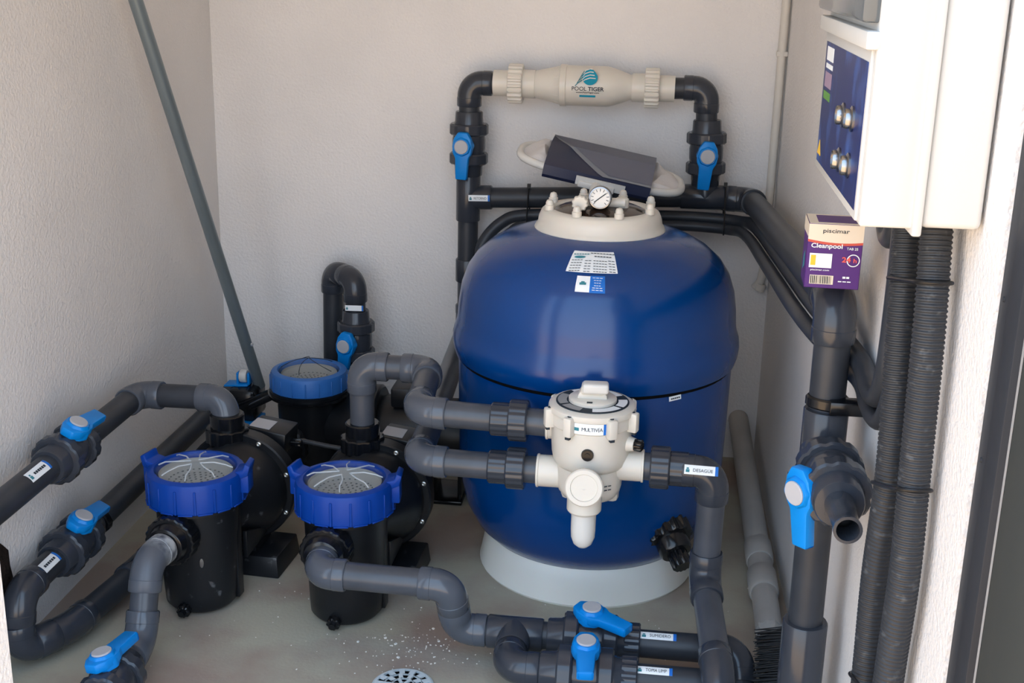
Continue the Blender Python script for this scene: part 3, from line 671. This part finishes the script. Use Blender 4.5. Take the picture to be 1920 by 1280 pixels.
for k in range(4):
    y0 = .020 + .0085 * k; b = B()
    pts = [(-.018 + .003 * k, y0 - .010), (-.006, y0 - .001), (.008, y0 + .004), (.024 - .003 * k, y0 + .003)]
    for (xa, ya), (xb, yb_) in zip(pts, pts[1:]): b.quad(fm @ V((xa, ya, .0023)), fm @ V((xb, yb_, .0023)), fm @ V((xb, yb_ + .0026, .0023)), fm @ V((xa, ya + .0026, .0023)))
    T.part('logo_stripe', b, 'cream', lg, smooth=False)
    b = B(); pts = [(-.034 + .005 * k, y0 - .020), (-.026 + .004 * k, y0 - .011), (-.014 + .002 * k, y0 - .003)]
    for (xa, ya), (xb, yb_) in zip(pts, pts[1:]): b.quad(fm @ V((xa, ya, .0016)), fm @ V((xb, yb_, .0016)), fm @ V((xb, yb_ + .004, .0016)), fm @ V((xa, ya + .003, .0016)))
    T.part('logo_stroke', b, 'teal', lg, smooth=False)
T.part('lettering', text_bm('POOL', at(fm, -.022, -.0055, .0012), .042, .0115), 'ink', smooth=False)
T.part('lettering', text_bm('TIGER', at(fm, .026, -.0055, .0012), .046, .0115, .02), 'ink', smooth=False)
T.part('lettering', text_bm('www.PoolTiger.com', at(fm, .002, -.0165, .0007) @ Matrix.Rotation(.25, 4, 'X'), .066, .0062, .01), 'ink', smooth=False)
T.part('blue_bar', B().box((.046, .006, .0008), at(fm, .002, -.0265, -.0045) @ Matrix.Rotation(.45, 4, 'X')), 'teal2', smooth=False)
rx = .128
T = Thing('loop_return_pipe', 'dark pipe from the right end of the ioniser round onto the right wall', 'pipe', (rx, ly, .85), group='grey pool pipes')
T.part('pipe', B().tube([(-.01, ly, 1.165), (.08, ly, 1.167)], PR, 24), 'dpipe')
T.part('elbow', elbow_bm((rx - .008, ly, 1.168), (1, 0, 0), (0, 0, -1), .068), 'dfit')
T.part('pipe', B().tube([(rx - .008, ly, 1.13), (rx - .004, ly, 1.055)], PR, 24), 'dpipe')
ball_valve('ball valve on the back wall under the right end of the white ioniser', (rx, ly, .985), (-.03, 0, 1), (.03, -1, 0), (-.07, 0, -1))
T.part('pipe', B().tube([(rx + .002, ly, .92), (rx + .004, ly, .86)], PR, 24), 'dpipe')
tee(T, (rx + .004, ly, .855), (1, 0, 0), (0, 0, 1), bl=.050, m='dfit')
re = V((.310, 2.108, .966))
pipe_run(T, [(.17, ly, .855), (.268, ly, .852), re, (.312, 2.10, .02)], 'dpipe', 'dfit', e=.072, r=.0315, fr=.038)
tee(T, (.310, 2.10, .700), (0, 0, 1), (0, -1, -.02), .15, .055, .039, m='dfit')
coupling(T, (.311, 2.10, .18), (0, 0, 1), .36, .041, 'dfit')
cl = T.part('pipe_clip', B().gear(.034, .037, 4, -.010, .010, basis((.310, 2.104, .789), (0, 0, 1))).box((.068, .035, .024), Matrix.Translation((.344, 2.075, .789)), .003), 'gloss')
m_ = basis((.310 - .038, 2.085, .735), (-.80, -.6, 0), (.25, -.33, -.9))
sticker(T, (.310 - .0310, 2.10 - .0235, .672), (0.05, 0, -1), (-.80, -.60, 0), .039, .06, .022, '#4', mark=False)
ball_valve('ball valve with hose tail sticking out from the tee on the right wall pipe', (.310, 1.955, .700), V((0, -1, .0)), (-.78, -.60, -.05), (.03, -.10, -1))
T = Thing('hose_tail', 'dark hose barb screwed on the right wall valve', 'hose tail', (.310, 1.87, .70))
hm = basis((.310, 1.872, .700), V((0, -1, .02)))
T.part('barb', B().lathe([(.030, -.01), (.030, .006), (.024, .012), (.0225, .03), (.020, .10), (.022, .104), (.022, .110), (.0175, .110), (.0165, .06)], hm, 28, False), 'dfit')
T.part('reducer', B().gear(.027, .031, 14, -.004, .012, hm), 'dfit')
# 10 corner riser with valve
T = Thing('corner_riser_pipe', 'dark pipe looping up the back wall above the corner pump', 'pipe', (-1.0, 3.70, .1), group='grey pool pipes')
pipe_run(T, [(-1.008, 3.70, .02), (-1.0, 3.70, .566), (-.905, 3.605, .566), (-.902, 3.60, .10)], 'dpipe', 'dfit', cuts=[(-.903, 3.60, .378)])
sticker(T, (-.905 + .005, 3.605 - .0362, .487), (1, .05, 0), (.08, -1, 0), .30, .055, .017, None)
ball_valve('ball valve on the riser behind the corner pump, lever hanging down', (-.903, 3.60, .378), (0, 0, 1), (-.25, -.97, 0), (-.12, .03, -1))

# ------------------------------------------------------------------ flexible conduits
def smooth(pts, n=8):
    P_ = [V(p) for p in pts]; P_ = [P_[0] * 2 - P_[1]] + P_ + [P_[-1] * 2 - P_[-2]]; out = []
    for i in range(1, len(P_) - 2):
        a, b, c, d = P_[i - 1:i + 3]
        for k in range(n):
            t = k / n; out.append(.5 * ((2 * b) + (c - a) * t + (2 * a - 5 * b + 4 * c - d) * t * t + (3 * b - a - 3 * c + d) * t ** 3))
    out.append(P_[-2]); return out
def resample(pts, step):
    out = [pts[0]]; acc = 0
    for a, b in zip(pts, pts[1:]):
        L = (b - a).length; s = step - acc
        while s <= L and L > 0: out.append(a + (b - a) * (s / L)); s += step
        acc = L - (s - step)
    return out
def corrugated(pts, r, pitch=.0068, depth=.0016, n=18):
    q = resample(smooth(pts, 24), pitch / 4); rr = [[r - depth, r, r, r - depth][i % 4] for i in range(len(q))]
    return B().tube(q, rr, n)
def conduit(label, pts, r=.0215):
    return solo('corrugated_conduit', corrugated(pts, r), 'conduit', label, 'conduit', pts[-1], 'black corrugated conduits', ang=25)
conduit('black corrugated conduit hanging from the cabinet, the one against the pipe side', [(.349, 1.79, 1.216), (.350, 1.775, 1.15), (.350, 1.745, 1.02), (.353, 1.722, .82), (.354, 1.742, .64), (.355, 1.731, .46), (.355, 1.72, .2), (.355, 1.71, 0)])
conduit('black corrugated conduit hanging from the cabinet, the one nearer the door frame', [(.358, 1.65, 1.216), (.358, 1.638, 1.18), (.358, 1.611, 1.06), (.360, 1.600, .87), (.361, 1.590, .72), (.361, 1.606, .54), (.361, 1.60, .3), (.361, 1.595, 0)])
conduit('third corrugated conduit showing in the gap between the two hanging ones', [(.368, 1.715, 1.216), (.370, 1.70, 1.0), (.372, 1.665, .80), (.372, 1.67, .5), (.372, 1.66, 0)], .013)
# smooth black cable sleeves running behind the tank and along the right wall
for k, (dx, dz, rr, lab) in enumerate(((0, 0, .018, 'black cable sleeve curving up behind the blue tank and along the wall pipes'), (.004, -.036, .015, 'thinner black cable sleeve tied below the other behind the tank'))):
    lp = lambda y: (.268 + .042 * (3.668 - y) / 1.56, .852 + .114 * (3.668 - y) / 1.56)     # axis of the sloping wall pipe
    if k == 0: pts = [(-.482, 3.69, 0), (-.482, 3.69, .40), (-.500, 3.65, .56), (-.522, 3.618, .66), (-.506, 3.622, .712), (-.462, 3.638, .758), (-.40, 3.652, .779), (-.2, 3.655, .789), (.05, 3.652, .796), (.18, 3.640, .796), (.238, 3.610, .797), (.266, 3.54, .806)] + \
        [(lp(y)[0], y, lp(y)[1] - .0512) for y in (3.3, 3.0, 2.7, 2.4)] + [(.318, 2.26, .893), (.347, 2.175, .872), (.362, 2.10, .860), (.363, 2.03, .850), (.363, 1.965, .850), (.363, 1.912, .872), (.363, 1.882, .92), (.362, 1.866, .99), (.360, 1.856, 1.10), (.358, 1.856, 1.216)]
    else: pts = [(-.440, 3.69, 0), (-.440, 3.69, .42), (-.462, 3.65, .58), (-.482, 3.612, .655), (-.466, 3.602, .700), (-.432, 3.606, .736), (-.385, 3.617, .757), (-.2, 3.621, .770), (.05, 3.618, .777), (.16, 3.606, .777), (.208, 3.576, .779), (.234, 3.50, .790)] + \
        [(lp(y)[0] - .030, y, lp(y)[1] - .0700) for y in (3.3, 3.0, 2.7, 2.4)] + [(.298, 2.27, .862), (.338, 2.185, .838), (.3635, 2.10, .8265), (.365, 2.03, .815), (.366, 1.96, .814), (.367, 1.893, .836), (.368, 1.850, .90), (.368, 1.831, .98), (.369, 1.821, 1.10), (.368, 1.822, 1.216)]
    solo('cable_sleeve', B().tube(smooth(pts, 8), rr, 16), 'dpipe', lab, 'cable', pts[0])
solo('cable_loop', B().tube(smooth([(.352, 1.985, 1.216), (.352, 1.985, 1.185), (.353, 1.972, 1.145), (.355, 1.940, 1.118), (.356, 1.908, 1.130), (.356, 1.893, 1.165), (.356, 1.892, 1.216)], 8), .018, 16), 'dpipe', 'short black cable loop hanging under the white cabinet', 'cable', (.352, 1.985, 1.216))
def tie(label, c, a, b_, up, r=.0232):
    # cable tie round a pair of conduits: c and b_ their centres
    c, b_ = V(c), V(b_); d = (b_ - c).normalized(); u = V(up).normalized(); n = u.cross(d).normalized(); loop = []
    for k in range(13): t = PI / 2 + PI * k / 12; loop.append(c + (d * math.cos(t) + n * math.sin(t)) * r)
    for k in range(13): t = -PI / 2 + PI * k / 12; loop.append(b_ + (d * math.cos(t) + n * math.sin(t)) * r)
    loop.append(loop[0]); loop.append(loop[1])
    b = B().tube(loop, .0028, 8); b.box((.010, .014, .010), basis(c - d * (r + .004), u, d), .002)
    solo('cable_tie', b, 'tie', label, 'cable tie', c, 'black cable ties')
tie('cable tie round the hanging conduits just under the cabinet', (.350, 1.762, 1.095), 0, (.358, 1.622, 1.125), (0, .1, 1))
tie('cable tie round the hanging conduits level with the hose tail', (.353, 1.722, .80), 0, (.360, 1.597, .845), (0, .1, 1))
tie('cable tie low on the hanging conduits near the floor', (.355, 1.735, .475), 0, (.361, 1.604, .52), (0, .1, 1))
def bundle_tie(label, x, circles):
    P2 = sorted({(round(y + (r + .0016) * math.cos(2 * PI * k / 24), 6), round(z + (r + .0016) * math.sin(2 * PI * k / 24), 6)) for y, z, r in circles for k in range(24)})
    def half(pp):
        h = []
        for p in pp:
            while len(h) > 1 and (h[-1][0] - h[-2][0]) * (p[1] - h[-2][1]) - (h[-1][1] - h[-2][1]) * (p[0] - h[-2][0]) <= 0: h.pop()
            h.append(p)
        return h
    hull = half(P2)[:-1] + half(P2[::-1])[:-1]; hull += hull[:2]
    y, z, r = circles[0]
    solo('cable_tie', B().tube([(x, a, b) for a, b in hull], .0022, 8).box((.01, .012, .012), Matrix.Translation((x, y - .012, z + r + .005))), 'tie', label, 'cable tie', (x, y, z), 'black cable ties')
bundle_tie('cable tie on the back wall pipe beside the RETORNO label', -.385, [(ly, .8325, .0305), (3.652, .7797, .018), (3.617, .757, .015)])
bundle_tie('cable tie on the back wall pipe near the right corner', .190, [(ly, .855, .0365), (3.636, .7965, .018), (3.591, .778, .015)])

# ------------------------------------------------------------------ control cabinet on the right wall
cx0, cy0, cy1, cz0, cz1 = .246, 1.552, 2.03, 1.207, 1.80
T = Thing('control_cabinet', 'white wall-mounted control cabinet with blue water-print panel and knobs', 'cabinet', (.32, 1.79, cz0))
T.part('front_shell', B().box((.066, cy1 - cy0, cz1 - cz0), Matrix.Translation((cx0 + .033, (cy0 + cy1) / 2, (cz0 + cz1) / 2)), .004, 3), 'cab')
T.part('rim_flange', B().box((.012, cy1 - cy0 + .016, cz1 - cz0 + .016), Matrix.Translation((cx0 + .068, (cy0 + cy1) / 2, (cz0 + cz1) / 2)), .003, 2), 'cab')
T.part('back_shell', B().box((.072, cy1 - cy0 + .004, cz1 - cz0 - .004), Matrix.Translation((cx0 + .109, (cy0 + cy1) / 2, (cz0 + cz1) / 2)), .008, 3), 'cab')
pf = T.part('panel_frame', B().box((.006, .446, .212), Matrix.Translation((cx0 - .002, 1.787, 1.318)), .002), 'cabin')
pz0, pz1, py0, py1 = 1.224, 1.404, 1.572, 1.992
pn = T.part('printed_panel', B().box((.0012, py1 - py0, pz1 - pz0), Matrix.Translation((cx0 - .0052, (py0 + py1) / 2, (pz0 + pz1) / 2))), 'panel', label='blue water-print front panel')
T.part('printed_mark', B().box((.0006, .075, .020), Matrix.Translation((cx0 - .0060, 1.935, 1.388))).box((.0006, .075, .007), Matrix.Translation((cx0 - .0060, 1.935, 1.370))), 'paper', pn, smooth=False)
T.part('printed_photo', B().box((.0006, .075, .022), Matrix.Translation((cx0 - .0060, 1.937, 1.350))), 'print', pn, smooth=False)
T.part('printed_photo', B().box((.0006, .075, .012), Matrix.Translation((cx0 - .0060, 1.938, 1.327))), 'green', pn, smooth=False)
T.part('warning_mark', B().prism([(-.02, 0), (.02, 0), (0, .022)], 0, .0006, basis((cx0 - .0060, 1.965, 1.236), (-1, 0, 0), (0, -1, 0))), 'yellow', pn, smooth=False)
kn = mesh_of(B().lathe([(.0165, 0), (.0165, .003), (.013, .005), (.013, .009), (.012, .011), (.012, .009), (0, .009)], n=28), 'knob')
for y, z in ((1.735, 1.322), (1.650, 1.327), (1.735, 1.262), (1.645, 1.268)):
    T.add('knob', kn, 'chrome', basis=T.inv @ basis((cx0 - .0055, y, z), (-1, 0, 0)), label='chrome push button')
T.part('shelf_ledge', B().box((.020, cy1 - cy0, .022), Matrix.Translation((cx0 - .004, (cy0 + cy1) / 2, 1.430)), .003), 'cab')
T.part('window_cover', B().box((.026, cy1 - cy0 - .02, .30), Matrix.Translation((cx0 - .008, (cy0 + cy1) / 2 - .003, 1.60)), .006), 'smoke2', label='smoked grey hinged window cover')
# ------------------------------------------------------------------ tablet carton standing on the elbow
T = Thing('tablet_carton', 'purple and cream Cleanpool tablet carton standing on the pipe elbow', 'box', (.291, 2.085, 1.004), Matrix.Rotation(math.radians(-2), 3, 'Z'))
wx, wy, wz = .088, .080, .108
T.part('carton_body', B().box((wx, wy, wz), Matrix.Translation((0, 0, wz / 2)), .0012, 1), 'purple', local=True)
fr_ = Matrix.Translation((0, -wy / 2 - .0004, 0)) @ Matrix.Rotation(PI / 2, 4, 'X')
def fprint(name, poly, m, z=.0004): T.part(name, B().prism(poly, 0, z, fr_), m, local=True, smooth=False)
wave = [(-wx / 2 + wx * k / 8, wz * .775 - .007 * math.sin(k / 8 * 2.2 + .3)) for k in range(9)]
fprint('cream_print', wave + [(wx / 2, wz - .001), (-wx / 2, wz - .001)], 'bcream')
fprint('orange_stripe', [(x, y - .004) for x, y in wave] + [(x, y) for x, y in wave[::-1]], 'borange', .0006)
lf = Matrix.Translation((-wx / 2 - .0004, 0, 0)) @ Matrix(((0, 0, -1, 0), (-1, 0, 0, 0), (0, 1, 0, 0), (0, 0, 0, 1)))
T.part('cream_print', B().prism([(-wy / 2, wz * .77), (wy / 2, wz * .80), (wy / 2, wz), (-wy / 2, wz)], 0, .0004, lf), 'bcream', local=True, smooth=False)
T.part('side_print', B().prism([(-.01, .02), (.012, .03), (.010, .055), (-.008, .045)], 0, .0004, lf), 'teal', local=True, smooth=False)
T.part('top_print', B().box((wx * .98, wy * .98, .0006), Matrix.Translation((0, 0, wz))), 'bcream', local=True, smooth=False)
T.part('top_print', B().box((wx * .74, wy * .72, .0006), Matrix.Translation((.004, 0, wz + .0005))), 'purple', local=True, smooth=False)
def ftext(s, x, y, wd, h, m, bold=0): T.part('lettering', text_bm(s, fr_ @ Matrix.Translation((x, y, .0008)), wd, h, bold), m, local=True, smooth=False)
ftext('piscimar', .000, .0955, .042, .0085, 'ink', .01); ftext('Cleanpool', -.013, .0705, .050, .0100, 'paper', .02); ftext('TAB 25', .028, .0685, .018, .0042, 'paper', .01)
ftext('24', .020, .050, .014, .009, 'bpink', .03); ftext('h', .034, .049, .005, .007, 'bpink', .02); ftext('piscimar.com', -.021, .0305, .030, .0036, 'paper', .01); ftext('#2', .022, .020, .012, .006, 'paper'); ftext('#3', .020, .013, .022, .003, 'paper')
T.part('ring_print', B().lathe([(.0105, 0), (.0090, .0002)], fr_ @ Matrix.Translation((.031, .049, .0006)), 24, False), 'paper', local=True, smooth=False)
T.part('white_print', B().box((.036, .024, .0005), fr_ @ Matrix.Translation((-.021, .0465, .0004))), 'paper', local=True, smooth=False)
T.part('photo_print', B().box((.008, .017, .0005), fr_ @ Matrix.Translation((-.033, .047, .0007))), 'yellow', local=True, smooth=False)
bc = T.part('barcode_print', B().box((.038, .015, .0005), fr_ @ Matrix.Translation((-.017, .0145, .0004))), 'bcream', local=True, smooth=False)
b = B(); x = -.034
while x < -.001:
    wb = random.choice((.0006, .0010, .0016)); b.box((wb, .013, .0004), fr_ @ Matrix.Translation((x, .0145, .0009))); x += wb + random.choice((.0008, .0013, .002))
T.part('barcode_bars', b, 'ink', bc, local=True, smooth=False)

# ------------------------------------------------------------------ skimmer net lying behind the tank
ex = V((.455, 0, -.086)).normalized(); ey = V((0, .985, .17)); ez = ex.cross(ey).normalized(); ey = ez.cross(ex)
nm = Matrix(((ex.x, ey.x, ez.x, -.165), (ex.y, ey.y, ez.y, 3.46), (ex.z, ey.z, ez.z, .960), (0, 0, 0, 1)))
T = Thing('skimmer_net', 'white leaf skimmer net in a navy card sleeve lying behind the tank collar', 'skimmer net', nm.translation, nm.to_3x3())
rim = []
for k in range(49):
    a = 2 * PI * k / 48; c_, s_ = math.cos(a), math.sin(a)
    rim.append((.228 * math.copysign(abs(c_) ** .62, c_), .098 * math.copysign(abs(s_) ** .7, s_), 0))
b = B(); b.tube(rim, .011, 12, False); T.part('frame_rim', b, 'white', local=True)
b = B(); g = []
for j in range(13):
    row = []
    for i in range(25):
        u, v = i / 12 - 1, j / 6 - 1
        q = max(abs(u), abs(v)); edge = 1 - q ** 4
        xx = .222 * u * (1 - .16 * v * v); yy = .094 * v * (1 - .25 * u * u)
        row.append(b.bm.verts.new((xx, yy, edge * (.022 + .008 * math.sin(7 * u + 3 * v) + (.008 if abs(u) > .7 else .002) * math.sin(17 * u - 5 * v)) * (1.5 if abs(u) > .70 else .25) + .004)))
    g.append(row)
for j in range(12):
    for i in range(24): b.bm.faces.new((g[j][i], g[j][i + 1], g[j + 1][i + 1], g[j + 1][i]))
T.part('netting', b, 'net', local=True)
sl = T.part('card_sleeve', B().prism([(-.114, -.020), (.114, -.022), (.120, -.010), (.116, .016), (.098, .032), (.0, .042), (-.1, .020), (-.116, .016), (-.120, -.010)], -.150, .145,
            Matrix(((0, 0, 1, 0), (1, 0, 0, 0), (0, 1, 0, 0), (0, 0, 0, 1)))), 'navy', local=True, ang=20, label='navy card sleeve with slate grey panel')
def sleeve_z(y):
    P2 = [(-.116, .016), (-.1, .020), (0, .042), (.098, .032), (.116, .016)]
    for (a, za), (c, zc) in zip(P2, P2[1:]):
        if a <= y <= c: return za + (zc - za) * (y - a) / (c - a)
    return .016
def sleeve_print(name, lo, m, lift):
    b = B(); xs = [-.150 + .295 * k / 20 for k in range(21)]; ys = [-.115, -.1, -.07, -.03, 0, .05, .097]
    pv = None
    for x in xs:
        l = lo((x + .150) / .295); col = [max(l, y) for y in ys]; row = [b.bm.verts.new((x, y, sleeve_z(y) + lift)) for y in col]
        if pv:
            for k in range(6):
                try: b.bm.faces.new((pv[k], row[k], row[k + 1], pv[k + 1]))
                except ValueError: pass
        pv = row
    T.part(name, b, m, sl, local=True, smooth=False)
sleeve_print('pale_border', lambda t: .09 - .215 * min(1, max(0, t * 1.75)) ** .75, 'slate2', .0012)
sleeve_print('slate_panel', lambda t: .090 - .195 * min(1, max(0, (t - .025) * 1.75)) ** .75, 'slate', .0022)
T.part('window_cutout', B().box((.135, .004, .024), Matrix.Translation((.01, -.121, -.004))), 'white', sl, local=True)
T.part('handle_socket', B().box((.10, .022, .018), Matrix.Translation((.0, -.118, -.012)), .004).lathe([(.016, 0), (.014, .05)], basis((.0, -.118, -.012), (0, -1, -.2)), 16), 'white', local=True)

# ------------------------------------------------------------------ telescopic pole and vacuum head in the left corner
T = Thing('telescopic_pole', 'grey aluminium telescopic pool pole leaning in the left back corner', 'pole', (-1.19, 3.52, .24))
pa, pb = V((-1.190, 3.52, .235)), V((-1.312, 2.98, 1.52)); dd = (pb - pa).normalized()
T.part('pole_tube', B().tube([pa, pa + dd * 1.9], .0175, 24), 'alu')
T.part('pole_clip', B().box((.006, .008, .006), basis(pa + dd * .17 + V((.02, -.005, 0)), dd)), 'cap')
T = Thing('pool_vacuum', 'black pool vacuum cleaner with blue and white rollers propped in the corner', 'pool vacuum', (-1.22, 3.50, .15))
T.part('head_body', B().box((.085, .12, .10), Matrix.Translation((-1.225, 3.50, .195)), .012), 'gloss')
T.part('edge_trim', B().box((.075, .05, .006), Matrix.Translation((-1.251, 3.50, .247)) @ Matrix.Rotation(-.06, 4, 'Y'), .002), 'blue')
T.part('edge_trim', B().box((.09, .12, .012), Matrix.Translation((-1.222, 3.47, .140)), .003), 'blue')
for c_, s in (((-1.232, 3.50, .272), 1), ((-1.205, 3.45, .112), -1)):
    rl = T.part('roller', B().lathe([(.018, -.011), (.020, -.008), (.020, .008), (.018, .011)], basis(c_, (1, 0, 0)), 24), 'white', label='white roller')
    for q in (-1, 1): T.part('roller_bracket', B().box((.008, .026, .038), Matrix.Translation(V(c_) + V((.017 * q, 0, -.006 * s))), .003), 'blue', rl)
T.part('swivel', B().box((.13, .03, .022), Matrix.Translation((-1.17, 3.44, .225)) @ Matrix.Rotation(-.45, 4, 'Y'), .004), 'gloss')

# ------------------------------------------------------------------ right corner: painted conduit and grey drain pipe
T = Thing('wall_conduit', 'thin white painted conduit running down the back right corner', 'conduit', (.330, 3.757, .57))
T.part('tube', B().tube([(.331, 3.760, 2.3), (.327, 3.760, .63), (.322, 3.757, .59), (.305, 3.757, .565)], .0125, 14), 'wcon')
T.part('conduit_clip', B().box((.032, .022, .014), Matrix.Translation((.329, 3.760, 1.265)), .002), 'wcon')
T.part('cut_end', B().lathe([(.016, 0), (.017, .02), (.012, .022)], basis((.318, 3.755, .560), (.3, 0, 1)), 12), 'wcon')
T = Thing('drain_pipe', 'light grey drain pipe coming out of the back wall and lying along the right wall', 'pipe', (.30, 3.0, .05))
gp = [(.288, 3.80, .135), (.300, 3.35, .085), (.309, 2.98, .047)]
T.part('pipe', B().tube(gp, .031, 24), 'gpvc')
d_ = (V((.310, 2.62, .036)) - V((.309, 2.98, .047))).normalized()
T.part('socket', B().tube([V((.309, 2.98, .047)) - d_ * .07, V((.309, 2.98, .047)) - d_ * .065, V((.309, 2.98, .047)) + d_ * .02, V((.309, 2.98, .047)) + d_ * .025], [.033, .0355, .0355, .033], 24), 'gpvc')
T.part('pipe', B().tube([(.309, 2.98, .045), (.310, 2.62, .036)], .0315, 24), 'gpvc')
T.part('socket', B().tube([(.309, 2.895, .043), (.309, 2.89, .043), (.309, 2.80, .042), (.309, 2.795, .042)], [.034, .037, .037, .034], 24), 'gpvc')
T.part('cement_end', B().lathe([(.0315, 0), (.030, .018), (.022, .028), (0, .030)], basis((.310, 2.625, .036), (0, -1, 0)), 20, True, lambda k, r: 1 + .07 * math.sin(k * 2.7)), 'gpvc')
# floor brush
T = Thing('floor_brush', 'black bristled brush head lying by the foot of the right wall pipe', 'brush', (.285, 2.42, .02))
bmx = basis((.304, 2.40, .085), (-.35, .0, .94), (.1, 1, 0))
T.part('brush_back', B().box((.26, .05, .018), at(bmx, 0, -.035, 0), .006), 'cap')
b = B()
for i in range(46):
    for j in range(7):
        x = -.125 + .25 * i / 45 + random.uniform(-.002, .002); o_ = -.012 + .004 * j
        p0 = bmx @ V((x, -.02, o_)); p1 = bmx @ V((x + random.uniform(-.006, .006), .042 + random.uniform(-.004, .004), o_ * 1.6 + random.uniform(-.004, .004)))
        b.tube([p0, p1], [.0016, .0010], 4)
T.part('bristles', b, 'bristle', smooth=False, kind='stuff')

# ------------------------------------------------------------------ floor drain and debris
T = Thing('floor_drain', 'round white slotted floor drain grate set in the concrete', 'drain', (-.492, 2.322, 0))
b = B().lathe([(.066, .0), (.068, .003), (.064, .006), (.058, .0065)], n=48, cap=False)
T.part('rim', b, 'drain', local=True)
T.part('well_shade', B().lathe([(.06, .0012), (0, .0012)], n=40, cap=False), 'dark', local=True)  # flat black disc painting in the shade below the grate
for ring_, (r0, r1) in enumerate(((.010, .024), (.028, .041), (.045, .058))):
    N = (6, 10, 14)[ring_]
    b = B().lathe([(r1, .0030), (r1 + .004, .0030), (r1 + .004, .0064), (r1, .0064)], n=40, cap=False).lathe([(r0 - .003, .0064), (r0, .0064)], n=40, cap=False)
    T.part('grate_ring', b, 'drain', local=True)
    for k in range(N):
        a = 2 * PI * k / N; T.part('grate_bar', B().box((r1 - r0 + .004, .006 + .003 * ring_, .004), Matrix.Rotation(a, 4, 'Z') @ Matrix.Translation(((r0 + r1) / 2, 0, .0045))), 'drain', local=True, smooth=False)
b = B()
for k in range(240):
    if k < 130: x, y = random.gauss(-.50, .10), random.gauss(2.49, .06)
    else: x, y = random.uniform(-1.1, .3), random.uniform(2.1, 2.9)
    if any(abs(x - px) < dx and abs(y - py) < dy for px, py, dx, dy in ((-1.05, 2.62, .10, .10), (-.69, 2.62, .10, .10), (-.985, 2.84, .10, .10), (-.625, 2.84, .10, .10))) or math.hypot(x - TX, y - TY) < .285: continue
    s = random.choice((.0012, .0018, .0025, .0045 if k % 5 == 0 else .002))
    b.box((s * random.uniform(.7, 1.7), s, s * .6), Matrix.Translation((x, y, s * .3)) @ Matrix.Rotation(random.uniform(0, 3), 4, 'Z'))
solo('plaster_crumbs', b, 'chip', 'tiny white plaster crumbs scattered over the concrete floor', 'crumbs', (-.5, 2.49, 0), kind='stuff', smooth=False)
